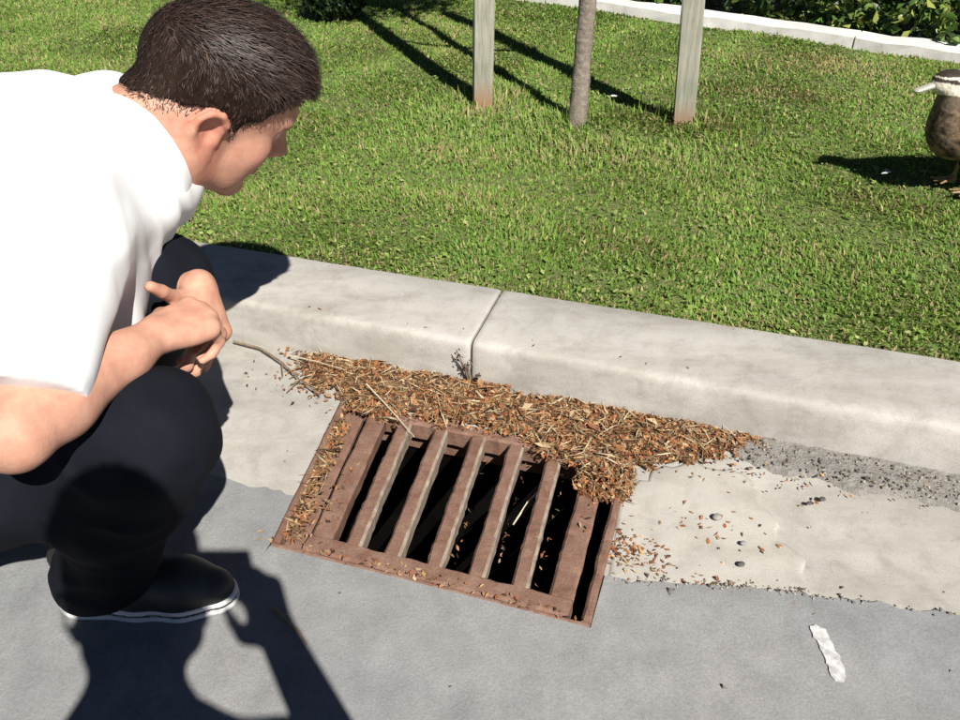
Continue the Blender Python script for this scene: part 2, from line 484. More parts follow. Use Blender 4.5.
# kerb: concrete segments butted end to end
KP = np.array([(1.250, -.03), (1.2515, .02), (1.2535, .073), (1.2548, .081), (1.2580, .0868), (1.2635, .0898), (1.273, .0910), (1.31, .093), (1.38, .097), (1.4485, .0998), (1.4515, .0985), (1.4520, .094), (1.452, -.05)])
kerb = empty('kerb', W(-.43, 1.25, 0))
tag(kerb, 'pale concrete kerb of butted segments between gutter and lawn', 'kerb', kind='structure')
def kerb_segment(u0, u1):
    nu = max(8, int((u1 - u0) / .03)) if u1 > -4 and u0 < 4 else 4
    us = np.concatenate([[u0, u0 + .0012, u0 + .004], np.linspace(u0 + .012, u1 - .012, nu), [u1 - .004, u1 - .0012, u1]]); nu = len(us)
    rows = []
    for u in us:
        e = min(u - u0, u1 - u)
        ch = .0022 * max(0, 1 - e / .004)
        q = KP.copy()
        q[1:11, 1] -= ch; q[0:6, 0] += ch
        pp = np.stack([np.full(len(q), u), q[:, 0] * 1., q[:, 1] * 1.], -1)
        d = .0013 * noise(pp, 3.5, 21) + .0008 * noise(pp, 17, 22)
        q[1:10, 0] += d[1:10] * (q[1:10, 1] < .09); q[2:11, 1] += d[2:11] * .6
        rows.append(W(np.full(len(q), u), q[:, 0], q[:, 1]))
    v = np.concatenate(rows); m = len(KP)
    f = []
    for i in range(nu - 1):
        for j in range(m - 1):
            f.append((i * m + j, (i + 1) * m + j, (i + 1) * m + j + 1, i * m + j + 1))
    f.append(tuple(range(m))[::-1][::-1]); f.append(tuple((nu - 1) * m + j for j in range(m))[::-1])
    o = mesh_obj('kerb_segment', v, f, M['kerb'], kerb)
    for p in o.data.polygons: p.use_smooth = len(p.vertices) == 4
    return o
g = .0022
for a in (-.433 + 2.4 * k for k in range(-6, 7)):
    kerb_segment(a + g, a + 2.4 - g)
v, f = box((0, 0, 0), (.004, .17, .07), np.stack([np.append(K2, 0), np.append(N2, 0), [0, 0, 1]]))
jo = mesh_obj('joint_filler', v + W(-.433, 1.36, .045), f, M['mould'], kerb)

# lawn: soil sheet and grass blades
usl = np.array([-60, -25, -12, -7] + list(np.linspace(-5, 4, 60)) + [7, 12, 25, 60])
zl = lambda u, w: .092 + .006 * noise(np.stack([u, w], -1), .9, 31) * np.clip((w - 1.45) / .3, 0, 1) * np.clip(1 - np.abs(u) / 7, 0, 1)
v, f = sheet('l', usl, 1.449, 60, np.concatenate([np.linspace(0, .08, 60), [.12, .2, .4, 1]]), None, zl)
lawn = mesh_obj('lawn', v, f, M['soil'], smooth=True); tag(lawn, 'lawn ground under the grass', 'lawn', kind='structure')

STK = [(-.867, 2.645), (-.214, 2.625)]; TREE = (-.532, 2.545)
def make_grass():
    # sample points in the region the photograph and a side-step can see
    n = 980000
    u = rng.uniform(-6.0, 4.2, n); w = 1.437 + (5.0 - 1.437) * rng.random(n) ** 1.45
    P = W(u, w, 0)
    core = (P[:, 0] > -.62 * P[:, 1] - .45) & (P[:, 0] < .62 * P[:, 1] + .4)
    keep = (core | (rng.random(n) < .5)) & (P[:, 1] < 5.6)
    u, w, P = u[keep], w[keep], P[keep]
    pu = np.stack([u, w], -1)
    big = noise(pu, .55, 41); mid = noise(pu, 2.1, 42); cl = noise(pu, 9, 43)
    dens = np.clip(.86 + .14 * mid + .16 * cl, .5, 1)
    k2 = rng.random(len(u)) < dens
    u, w, P, pu, big, mid, cl = u[k2], w[k2], P[k2], pu[k2], big[k2], mid[k2], cl[k2]
    N = len(u)
    dist = np.full(N, 9.)
    for c in STK + [TREE]: dist = np.minimum(dist, np.hypot(u - c[0], w - c[1]))
    tall = np.exp(-(dist / .16) ** 2) + .6 * np.exp(-(((u + .52) / .55) ** 2 + ((w - 2.38) / .14) ** 2))
    tall = np.minimum(tall, 1)
    L = (.010 + .011 * rng.random(N) ** 1.6 + .004 * np.clip(mid, -1, 1.5)) * (1 + 2.6 * tall * rng.random(N))
    L *= np.clip((w - 1.425) / .05, .55, 1)
    L = np.maximum(L, .008)
    a = rng.uniform(0, 6.283, N) ; lean = np.abs(rng.normal(.85, .5, N))
    # nap: mown grass leans together in patches
    nap = noise(pu, .8, 44) * 1.5 + 2.2
    a = np.where(rng.random(N) < .45, nap + rng.normal(0, .5, N), a)
    dr = np.stack([np.cos(a), np.sin(a), 0 * a], -1)
    sd = np.stack([-np.sin(a), np.cos(a), 0 * a], -1)
    wd = (.0014 + .0015 * rng.random(N)) * (1 + .25 * np.clip((w - 1.9), 0, 3))
    z0 = zl(u, w)
    B = W(u, w, z0); B[:, 2] -= .002
    up = np.array([0, 0, 1.])
    l1 = (np.sin(lean * .5) * L * .55)[:, None] * dr + (np.cos(lean * .5) * L * .55)[:, None] * up
    l2 = l1 + (np.sin(lean * 1.5) * L * .5)[:, None] * dr + (np.cos(np.minimum(lean * 1.5, 1.5)) * L * .5)[:, None] * up
    s = sd * wd[:, None]
    V = np.stack([B - s, B + s, B + l1 - s * .8, B + l1 + s * .8, B + l2], 1).reshape(-1, 3)
    i = np.arange(N) * 5
    F = np.concatenate([np.stack([i, i + 1, i + 3], 1), np.stack([i, i + 3, i + 2], 1), np.stack([i + 2, i + 3, i + 4], 1)])
    # colour of each blade: fresh, yellowing, dry
    g1 = np.array([.112, .215, .030]); g2 = np.array([.245, .350, .072]); dry = np.array([.42, .355, .17]); dk = np.array([.065, .140, .022])
    t = rng.random(N)[:, None]
    c = g1 * (1 - t) + g2 * t
    lush = np.clip(.5 + .6 * big - .45 * mid, 0, 1)[:, None]
    c = c * (1 - .45 * lush * rng.random((N, 1))) + dk * .45 * lush
    pd = .16 + .22 * np.clip(mid * .8 - .25 - .3 * big, 0, 1) + .35 * np.clip((1.56 - w) / .12, 0, 1) * (rng.random(N) < .8)
    pd += .5 * np.exp(-(np.hypot(u - STK[0][0] - .03, w - STK[0][1] + .06) / .09) ** 2)
    pd += .5 * np.exp(-(((u - .15) / .3) ** 2 + ((w - 3.55) / .18) ** 2)) + .45 * np.exp(-(((u - .05) / .25) ** 2 + ((w - 3.1) / .12) ** 2))
    pale = (rng.random(N) < .45 * tall)[:, None]; c = np.where(pale, c * .5 + np.array([.17, .20, .07]), c)
    isd = rng.random(N) < pd
    c[isd] = dry * (.55 + .6 * rng.random((isd.sum(), 1)))
    c *= (.75 + .5 * rng.random((N, 1)))
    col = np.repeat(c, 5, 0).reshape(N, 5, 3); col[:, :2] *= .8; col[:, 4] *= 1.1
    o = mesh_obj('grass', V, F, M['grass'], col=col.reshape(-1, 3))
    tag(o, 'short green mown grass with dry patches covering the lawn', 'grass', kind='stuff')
make_grass()
# ================================================================== DRAIN GRATE
def uwz(c, s, rot=0.):
    # box in the kerb frame: centre (u,w,z), size, turned by rot about z
    a = KROT + rot
    ax = np.array([[math.cos(a), math.sin(a), 0], [-math.sin(a), math.cos(a), 0], [0, 0, 1]])
    return W(c[0], c[1], c[2]), np.asarray(s, float), ax

def iron_bar(p0, p1, width, height, ztop, nseg=26, amp=.0012, seed=0, bev=.004):
    # cast bar from p0 to p1 (u,w), chamfered and slightly eaten by rust
    p0 = np.array(p0, float); p1 = np.array(p1, float)
    d = p1 - p0; L = np.linalg.norm(d); d /= L; s = np.array([d[1], -d[0]])
    prof = np.array([(-.5 * width, -height), (-.5 * width, -bev), (-.5 * width + bev, 0), (.5 * width - bev, 0), (.5 * width, -bev), (.5 * width * .8, -height)])
    rows = []
    for i in range(nseg + 1):
        c = p0 + d * L * i / nseg
        q = np.stack([c[0] + s[0] * prof[:, 0], c[1] + s[1] * prof[:, 0]], -1)
        pp = np.stack([q[:, 0], q[:, 1], prof[:, 1]], -1)
        n1 = noise(pp, 9, 100 + seed) * amp * .45 + noise(pp, 45, 200 + seed) * amp * .35
        q += (s * np.sign(prof[:, 0])[:, None]) * n1[:, None]
        zz = ztop + prof[:, 1] + .6 * n1 * (prof[:, 1] > -.01)
        rows.append(W(q[:, 0], q[:, 1], zz))
    v = np.concatenate(rows); m = 6; f = []
    for i in range(nseg):
        for j in range(m):
            k = (j + 1) % m
            f.append((i * m + j, i * m + k, (i + 1) * m + k, (i + 1) * m + j))
    f.append(tuple(range(m))[::-1]); f.append(tuple(nseg * m + j for j in range(m)))
    return v, f

GZ = .004
fr = empty('grate_frame', W(-.34, .757, 0))
tag(fr, 'rusty iron frame set in the paving around the drain grate', 'frame')
mesh_obj('frame_side', *iron_bar((HL(.765) + .006, .765), (HL(1.12) + .006, 1.12), .013, .07, GZ + .003  , 26, .001, 1), M['rust'], fr)
mesh_obj('frame_side', *iron_bar((HR(.765) - .0075, .765), (HR(1.12) - .0075, 1.12), .0145, .07, GZ + .003  , 26, .0015, 2), M['rust'], fr)
mesh_obj('frame_front', *iron_bar((HL(.76) + .001, .762), (HR(.76) - .001, .762), .010, .07, GZ + .001, 20, .0012, 3), M['rust'], fr)
mesh_obj('frame_back', *iron_bar((HL(1.122) + .001, 1.124), (HR(1.122) - .001, 1.124), .012, .07, GZ - .002, 20, .0015, 4), M['rust'], fr)
# bed ledge under the grate so the channel beside it holds litter
mesh_obj('seat_ledge', *iron_bar((HL(.77) + .027, .772), (HL(1.11) + .027, 1.115), .036, .03, -.014, 6, .0005, 5), M['rust'], fr)

gr = empty('drain_grate', W(-.33, .77, 0))
tag(gr, 'rusty brown cast iron drain grate with five bars beside the kerb', 'grate')
def gline(un, sk):   # line of the grate at front position un
    return (un, .800), (un + sk, 1.100)
sk = lambda un: -.046 + .028 * (un + .53) / .40
lr = -.513; rr = -.146
mesh_obj('side_rail', *iron_bar((lr, .798), (lr + sk(lr), 1.104), .034, .032, GZ  , 26, .0014, 11), M['rust'], gr)
mesh_obj('side_rail', *iron_bar((rr, .798), (rr + sk(rr) + .008, 1.104), .036, .032, GZ  , 26, .0014, 12), M['rust'], gr)
mesh_obj('front_rail', *iron_bar((lr - .017, .783), (rr + .017, .783), .032, .034, GZ + .0012, 40, .0013, 13), M['rust'], gr)
mesh_obj('back_rail', *iron_bar((lr + sk(lr) - .016, 1.108), (rr + sk(rr) + .017, 1.108), .018, .034, GZ + .0008, 40, .002, 14), M['rust'], gr)
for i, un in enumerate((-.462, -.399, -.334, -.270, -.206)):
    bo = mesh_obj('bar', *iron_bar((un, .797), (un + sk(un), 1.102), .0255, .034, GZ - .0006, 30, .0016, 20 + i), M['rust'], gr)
    bo.data.materials.append(M['pale_side'])
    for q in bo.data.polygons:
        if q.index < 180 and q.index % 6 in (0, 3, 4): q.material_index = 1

# ================================================================== LITTER
def flakes(n, uf, wf, zf, lmin, lmax, asp, pal, tilt=.5, bend=.25):
    u = uf; w = wf; n = len(u)
    L = rng.uniform(lmin, lmax, n); wd = L * rng.uniform(asp[0], asp[1], n)
    a = rng.uniform(0, 6.283, n); ti = rng.normal(0, tilt, n); ro = rng.normal(0, tilt, n)
    d = np.stack([np.cos(a) * np.cos(ti), np.sin(a) * np.cos(ti), np.sin(ti)], -1)
    s0 = np.stack([-np.sin(a), np.cos(a), 0 * a], -1); nn = np.cross(d, s0)
    s = s0 * np.cos(ro)[:, None] + nn * np.sin(ro)[:, None]; nn = np.cross(d, s)
    C = W(u, w, zf)
    L_ = L[:, None]; w_ = wd[:, None]; b = (rng.normal(0, bend, n) * L)[:, None]
    V = np.stack([C - d * L_ * .5, C - d * L_ * .08 - s * w_ * .5 + nn * b * .5, C + d * L_ * .5, C + d * L_ * .08 + s * w_ * .5 + nn * b * .5], 1).reshape(-1, 3)
    i = np.arange(n) * 4
    F = np.concatenate([np.stack([i, i + 1, i + 2], 1), np.stack([i, i + 2, i + 3], 1)])
    pal = np.array(pal); c = pal[rng.integers(0, len(pal), n)] * rng.uniform(.65, 1.3, (n, 1))
    return V, F, np.repeat(c, 4, 0)
def make_clover():
    n = 34000; u = rng.uniform(-4.2, 2.0, n); w = 1.46 + 3.0 * rng.random(n) ** 1.35
    P = W(u, w, 0); pu = np.stack([u, w], -1)
    k = (P[:, 0] > -.62 * P[:, 1] - .5) & (P[:, 0] < .62 * P[:, 1] + .45) & (rng.random(n) < np.clip(.35 + .55 * noise(pu, 1.3, 48) + .3 * noise(pu, 6, 49), .04, 1))
    u, w = u[k], w[k]
    V, F, C = flakes(0, u, w, zl(u, w) + .006 + .009 * rng.random(len(u)), .007, .017, (.45, .8), [(.18, .28, .055), (.24, .34, .075), (.30, .38, .11), (.15, .23, .045), (.36, .39, .15)], .35, .15)
    tag(mesh_obj('clover', V, F, M['grass'], col=C), 'small clover and weed leaves mixed into the lawn grass', 'clover', kind='stuff')

make_clover()
PAL = [(.31, .125, .048), (.37, .175, .080), (.25, .088, .036), (.42, .25, .13), (.14, .058, .026), (.46, .33, .20), (.34, .135, .050), (.29, .105, .044), (.08, .042, .024), (.18, .12, .05), (.06, .035, .02), (.26, .18, .11), (.40, .24, .11), (.44, .29, .15), (.36, .17, .07)]
def litter_depth(u, w):
    # thickness of the drift lying against the kerb and round the grate
    t = 0 * u
    back = np.interp(u, [-.84, -.74, -.62, -.5, -.3, -.15, .0, .10, .16], [1.225, 1.16, 1.09, 1.10, 1.095, 1.06, 1.15, 1.205, 1.235]) + .014 * noise(np.stack([u, 0 * u], -1), 7, 61) + .008 * noise(np.stack([u, w], -1), 24, 63)
    h = np.interp(u, [-.86, -.74, -.6, -.25, .0, .1, .17], [0, .006, .011, .012, .011, .006, 0]) * np.clip(1 + .45 * noise(np.stack([u, w], -1), 6, 64), .25, 1.6)
    t = np.maximum(t, h * np.clip((w - back) / .035, 0, 1) * np.clip((1.262 - w) / .02, .45, 1))
    cl = HL(w) + .026
    t = np.maximum(t, .0090 * np.clip(.75 + .5 * noise(np.stack([u, w], -1), 12, 65), .1, 1) * np.exp(-((u - cl + .002) / .015) ** 4) * (w < 1.14) * (w > .775))
    t = np.maximum(t, .016 * np.clip(1 - ((u + .135) / .05) ** 2, 0, 1) * np.clip(1 - ((w - 1.055) / .055) ** 2, 0, 1) * 1.6)
    return t
def make_litter():
    # mould underneath
    us = np.linspace(-.88, .2, 150); ws = np.linspace(1.0, 1.249, 40)
    U, Wv = np.meshgrid(us, ws, indexing='ij'); T = litter_depth(U, Wv) * (Wv > 1.128)
    Z = np.where(T > .002, T * .7 + .0015 * noise(np.stack([U, Wv], -1), 40, 62), -.02)
    keepv = W(U, Wv, Z).reshape(-1, 3); F = grid_faces(150, 40)
    Tf = T.ravel(); F = F[(Tf[F] > .002).all(1)]
    used = np.unique(F); mp = np.full(len(keepv), -1); mp[used] = np.arange(len(used))
    o1 = mesh_obj('leaf_mould', keepv[used], mp[F], M['mould'], smooth=True)
    tag(o1, 'brown leaf mould packed along the foot of the kerb behind the grate', 'leaf mould', kind='stuff')
    n = 120000
    u = rng.uniform(-.88, .2, n); w = rng.uniform(.76, 1.258, n)
    t = litter_depth(u, w)
    on = rng.random(n) < np.clip(t / .0075, 0, 1) ** 1.4 * .52
    u, w, t = u[on], w[on], t[on]
    over = (w < 1.13) & (u > HL(w) + .042) & (u < -.165)
    z = np.where(over, .006, 0) + t * rng.random(len(u)) ** .6 + .002
    V, F, C = flakes(0, u, w, z, .005, .015, (.22, .6), PAL, .45)
    # coarse straw and needles
    k = rng.random(len(u)) < .09
    V2, F2, C2 = flakes(0, u[k], w[k], z[k] + .003, .02, .05, (.04, .07), [(.45, .33, .18), (.34, .22, .11), (.5, .42, .28), (.2, .11, .05)], .22, .1)
    # whole dead leaves lying on top
    kk = rng.choice(len(u), 60, replace=False)
    V5, F5, C5 = flakes(0, u[kk], w[kk], z[kk] + .004, .018, .032, (.34, .5), [(.30, .13, .06), (.38, .22, .11), (.24, .10, .05), (.44, .32, .19), (.2, .13, .07)], .25, .2)
    V2 = np.concatenate([V2, V5]); C2 = np.concatenate([C2, C5]); F2 = np.concatenate([F2, F5 + 4 * (len(F2) // 2)])
    # loose bits on the gutter, the frame and the patch
    loose = []
    for (cu, cw, su, sw, m_) in [(-.075, .915, .022, .020, 130), (-.04, .90, .04, .02, 40), (.02, 1.0, .05, .02, 40), (.03, .88, .09, .012, 70), (-.70, 1.16, .07, .03, 160), (-.32, .768, .2, .006, 120), (-.12, .83, .010, .05, 70), (-.125, 1.0, .012, .04, 120), (.1, 1.16, .10, .03, 90), (-.3, 1.11, .16, .008, 120), (-.3, 1.27, .25, .012, 25), (-.53, .85, .012, .06, 60)]:
        loose.append(np.stack([rng.normal(cu, su, m_), rng.normal(cw, sw, m_)], -1))
    lo = np.concatenate(loose); lo = lo[(lo[:, 1] < 1.245) | (lo[:, 1] > 1.275)]
    lo = lo[~((lo[:, 0] > -.140) & (lo[:, 0] < -.098) & (lo[:, 1] < 1.0) & (lo[:, 1] > .77))]; lo = lo[~((lo[:, 1] > .80) & (lo[:, 1] < 1.1) & (lo[:, 0] > -.495 - .15 * (lo[:, 1] - .8)) & (lo[:, 0] < -.17))]
    zz = np.where(lo[:, 1] > 1.26, .094, np.where((lo[:, 0] > HL(lo[:, 1])) & (lo[:, 0] < HR(lo[:, 1])) & (lo[:, 1] < HF) & (lo[:, 1] > HN), .009, .004))
    V3, F3, C3 = flakes(0, lo[:, 0], lo[:, 1], zz, .004, .012, (.25, .65), PAL, .25)
    # litter caught on the ledges inside the pit
    m_ = 220; uu = rng.uniform(-.50, -.14, m_); ww = rng.uniform(.80, 1.10, m_)
    V4, F4, C4 = flakes(0, uu, ww, -.09 - .12 * rng.random(m_), .006, .02, (.25, .6), PAL, .5)
    bl = np.array([-.462, -.399, -.334, -.270, -.206])[rng.integers(2, 5, 60)]; ww = np.where(rng.random(60) < .6, rng.normal(.92, .04, 60), rng.uniform(.82, 1.07, 60))
    uu = bl + sk(bl) * (ww - .8) / .3 + .018 + .006 * rng.random(60)
    V6, F6, C6 = flakes(0, uu, ww, -.006 - .022 * rng.random(60), .004, .011, (.2, .6), PAL + [(.5, .45, .36)], .9)
    tag(mesh_obj('slot_debris', V6, F6, M['litter'], col=C6), 'leaf crumbs and pale threads caught between the grate bars', 'debris', kind='stuff')
    V = np.concatenate([V, V2, V3]); C = np.concatenate([C, C2, C3])
    F = np.concatenate([F, F2 + 4 * len(F) // 2, F3 + 4 * (len(F) + len(F2)) // 2])
    o = mesh_obj('leaf_litter', V, F, M['litter'], col=C)
    tag(o, 'drift of dry orange brown leaf litter around the grate and kerb', 'leaf litter', kind='stuff')
make_litter()

# silt band and grit along the kerb on the right
def make_silt():
    us = np.linspace(.04, 2.2, 160); ts = np.linspace(0, 1, 14)
    U, T = np.meshgrid(us, ts, indexing='ij')
    lo = np.interp(U, [.04, .12, .3, .5, 1, 2.2], [1.21, 1.175, 1.165, 1.16, 1.17, 1.19]) + .008 * noise(np.stack([U, 0 * U], -1), 8, 71) + .004 * noise(np.stack([U, 0 * U], -1), 28, 72)
    Wv = lo + (1.2505 - lo) * T
    Z = .0 + .005 * np.minimum(T * 5, 1) + .0016 * noise(np.stack([U, Wv], -1), 30, 73) * np.minimum(T * 5, 1)
    Z = np.where(T == 0, -.008, Z)
    o = mesh_obj('silt', W(U, Wv, Z).reshape(-1, 3), grid_faces(160, 14), M['silt'], smooth=True)
    tag(o, 'band of grey silt lying along the kerb right of the litter', 'silt', kind='stuff')
    # grit: little stones, pieces of tetrahedron shape
    pu = [rng.uniform(.04, 1.2, 900), rng.normal(.09, .07, 160), rng.uniform(-.09, .9, 150), rng.uniform(-.8, .6, 25)]
    pw = [rng.normal(1.205, .022, 900), .0, .0, .0]
    pw[1] = wedge(pu[1]) + rng.normal(.004, .006, 160); pw[2] = wedge(pu[2]) + rng.normal(.0, .004, 150); pw[3] = rng.uniform(.6, 1.15, 25)
    u = np.concatenate(pu); w = np.concatenate(pw)
    ok = (w < 1.247) & ~((u > HL(w)) & (u < HR(w)) & (w > HN - .005) & (w < HF)); u, w = u[ok], w[ok]
    n = len(u); r = rng.uniform(.0012, .0042, n); r[rng.random(n) < .04] *= 1.7
    C = W(u, w, np.where(w < wedge(u), .006, .002) + np.where(w > 1.17, .004, 0))
    base = np.array([[1, 0, 0], [-.5, .87, 0], [-.5, -.87, 0], [.2, .1, 1], [0, 0, -.8]])
    th = rng.uniform(0, 6.28, n); cs, sn = np.cos(th), np.sin(th)
    q = base[None] * (1 + .35 * rng.normal(size=(n, 5, 1)))
    V = np.stack([q[..., 0] * cs[:, None] - q[..., 1] * sn[:, None], q[..., 0] * sn[:, None] + q[..., 1] * cs[:, None], q[..., 2] * .8], -1) * r[:, None, None] + C[:, None]
    i = np.arange(n) * 5
    F = np.concatenate([np.stack([i + a, i + b, i + c], 1) for a, b, c in ((0, 1, 3), (1, 2, 3), (2, 0, 3), (1, 0, 4), (2, 1, 4), (0, 2, 4))])
    c = np.array([(.30, .28, .25), (.18, .17, .155), (.40, .37, .33), (.09, .08, .07), (.22, .17, .12)])[rng.integers(0, 5, n)]
    o = mesh_obj('grit', V.reshape(-1, 3), F, M['litter'], col=np.repeat(c, 5, 0))
    tag(o, 'loose grit and crumbs along the gutter and asphalt edge', 'grit', kind='stuff')
make_silt()

# mortar patch beside the grate
def make_patch():
    poly = np.array([(-.108, 1.03), (-.085, 1.085), (-.045, 1.13), (-.012, 1.158), (.03, 1.15), (.078, 1.147), (.10, 1.11), (.129, 1.052), (.15, 1.0), (.184, .935), (.19, .905), (.116, .872), (.035, .862), (-.03, .855), (-.093, .842)])
    n = 90; seg = np.concatenate([poly, poly[:1]]); d = np.concatenate([[0], np.cumsum(np.hypot(*np.diff(seg, axis=0).T))])
    t = np.linspace(0, d[-1], n, endpoint=False)
    u = np.interp(t, d, seg[:, 0]); w = np.interp(t, d, seg[:, 1])
    p = np.stack([u, w], -1); j = np.stack([noise(p, 14, 81) + .5 * noise(p, 45, 88), noise(p, 14, 82) + .5 * noise(p, 45, 89)], -1) * .006
    j[u < -.085] = 0; p = p + j
    c = p.mean(0); V = []
    for s, z in ((1.0, -.005), (.97, .0012), (.93, .0020), (.7, .0024), (.4, .0024), (.15, .0024)):
        q = c + (p - c) * s; V.append(W(q[:, 0], q[:, 1], z + (.0006 * noise(q, 12, 83) if z > 0 else 0)))
    V = np.concatenate(V); F = []
    for i in range(5):
        for k in range(n): F.append((i * n + k, i * n + (k + 1) % n, (i + 1) * n + (k + 1) % n, (i + 1) * n + k))
    F.append(tuple(5 * n + k for k in range(n)))
    o = mesh_obj('mortar_patch', V, F, M['patch'], smooth=True)
    tag(o, 'pale mortar patch trowelled over the gutter right of the grate', 'patch', kind='structure')
make_patch()

# white concrete edging along the back of the lawn, hedge behind it
EA = np.array([-1.105, 4.364]); EB = np.array([.687, 3.726]); ED = (EB - EA) / np.linalg.norm(EB - EA); EN = np.array([-ED[1], ED[0]])
def E3(s, t, z):
    q = EA + ED * s + EN * t; return W(q[0], q[1], z)
edge = empty('concrete_edging', E3(1, 0, .1)); tag(edge, 'low whitish concrete edging strip in front of the hedge', 'edging')
def edging_block(s0, s1):
    us = np.linspace(s0, s1, 14); prof = [(0, 0), (.002, .045), (.012, .056), (.088, .057), (.098, .046), (.1, 0)]
    V = []
    for s in us:
        for (t, z) in prof:
            dz = .003 * float(noise(np.array([s, t * 3.]), 3, 91)) if z > 0 else 0
            V.append(E3(s, t + dz, .088 + z + dz))
    m = len(prof); F = []
    for i in range(13):
        for j in range(m - 1): F.append((i * m + j, (i + 1) * m + j, (i + 1) * m + j + 1, i * m + j + 1))
    F += [tuple(range(m)), tuple(13 * m + j for j in range(m))[::-1]]
    mesh_obj('edging_block', np.array(V), F, M['edging'], edge)
for k in range(-3, 4): edging_block(k * 1.5 + .004, k * 1.5 + 1.496)

def leaf_cloud(P, size, cols, droop=.2, up=None, aspect=.55):
    n = len(P); L = size * rng.uniform(.6, 1.35, n); a = rng.uniform(0, 6.283, n); e = rng.normal(.1, .6, n)
    d = np.stack([np.cos(a) * np.cos(e), np.sin(a) * np.cos(e), np.sin(e)], -1)
    r = rng.normal(size=(n, 3)); s = np.cross(d, r); s /= np.linalg.norm(s, axis=1, keepdims=True); nn = np.cross(d, s)
    L = L[:, None]; w = L * aspect * .5
    V = np.stack([P - d * L * .5, P - d * L * .05 - s * w + nn * L * .10, P + d * L * .5 - nn * L * droop * .4, P - d * L * .05 + s * w + nn * L * .10], 1).reshape(-1, 3)
    i = np.arange(n) * 4
    F = np.concatenate([np.stack([i, i + 1, i + 2], 1), np.stack([i, i + 2, i + 3], 1)])
    cols = np.array(cols); c = cols[rng.integers(0, len(cols), n)] * rng.uniform(.6, 1.3, (n, 1))
    return V, F, np.repeat(c, 4, 0)

def make_hedge():
    root = empty('hedge', E3(1, .45, .1)); tag(root, 'dense green leafy hedge behind the concrete edging', 'hedge')
    n = 42000
    s = rng.uniform(-2.2, 4.6, n); z = rng.random(n) ** 1.1 * .95
    # leaves crowd to the outer faces
    t = np.where(rng.random(n) < .72, rng.beta(1.3, 4.5, n) * .4, rng.uniform(0, .7, n))
    bulge = .05 * noise(np.stack([s, z * 1.5], -1), 1.6, 95) + .03 * noise(np.stack([s, z], -1), 5, 96)
    t = t + .14 + bulge
    hole = noise(np.stack([s, z, t], -1), 3.5, 97)
    k = (hole > -.55) & (rng.random(n) < np.clip(.25 + z / .09, 0, 1)); s, t, z = s[k], t[k], z[k]
    q = EA[None] + ED[None] * s[:, None] + EN[None] * t[:, None]
    P = W(q[:, 0], q[:, 1], .13 + z)
    V, F, C = leaf_cloud(P, .050, [(.10, .19, .032), (.17, .26, .050), (.065, .12, .026), (.28, .32, .075), (.035, .07, .018)])
    mesh_obj('foliage', V, F, M['leaf'], root, col=C)
    for ss in np.arange(-2.0, 4.5, .33):
        ss += rng.uniform(-.06, .06); tt = rng.uniform(.38, .5)
        pts = [E3(ss, tt, .06), E3(ss + .03, tt, .3), E3(ss - .02, tt + .05, .6), E3(ss + .02, tt, .95)]
        mesh_obj('stem', *tube(pts, [.016, .013, .010, .005], 7, .08), M['bark'], root)
    bed = np.array([E3(-6, .1, .094), E3(9, .1, .094), E3(9, 1.2, .094), E3(-6, 1.2, .094)])
    o = mesh_obj('planting_bed', bed, [(0, 1, 2, 3)], simple('bed_soil', (.02, .015, .01), (.045, .033, .022), 30, .95, .8, 60, .01))
    tag(o, 'dark soil bed under the hedge', 'planting bed', kind='structure')
make_hedge()

# stakes, tree and ties
def stake(c, h, rot, label, lean=(0, 0)):
    w0 = .031
    root = W(c[0], c[1], .06); ax = [unit([math.cos(rot), math.sin(rot), 0]), unit([-math.sin(rot), math.cos(rot), 0])]
    V = []; ch = .003
    prof = [(-w0, -w0 + ch), (-w0, w0 - ch), (-w0 + ch, w0), (w0 - ch, w0), (w0, w0 - ch), (w0, -w0 + ch), (w0 - ch, -w0), (-w0 + ch, -w0)]
    zs = [0, .06, .15, .3, .5, .8, 1.2, h - .015, h]
    for i, z in enumerate(zs):
        k = .85 if i == len(zs) - 1 else 1
        for j, (a, b) in enumerate(prof):
            n_ = .0009 * math.sin(j * 2.3 + z * 9)
            V.append(root + ax[0] * (a * k + n_ + lean[0] * z) + ax[1] * (b * k + n_ + lean[1] * z) + np.array([0, 0, z]))
    F = []
    for i in range(len(zs) - 1):
        for j in range(8): F.append((i * 8 + j, i * 8 + (j + 1) % 8, (i + 1) * 8 + (j + 1) % 8, (i + 1) * 8 + j))
    F.append(tuple((len(zs) - 1) * 8 + j for j in range(8)))
    F = [q[::-1] for q in F]
    o = mesh_obj('timber_stake', np.array(V), F, M['wood'], origin=root)
    tag(o, label, 'stake', 'timber stakes either side of the young tree')
    return root
s1 = stake(STK[0], 1.85, KROT + math.radians(22), 'left square timber stake, its foot in browned grass', (.012, 0))
s2 = stake(STK[1], 1.85, KROT + math.radians(8), 'right square timber stake, nearest the duck', (-.05, 0))

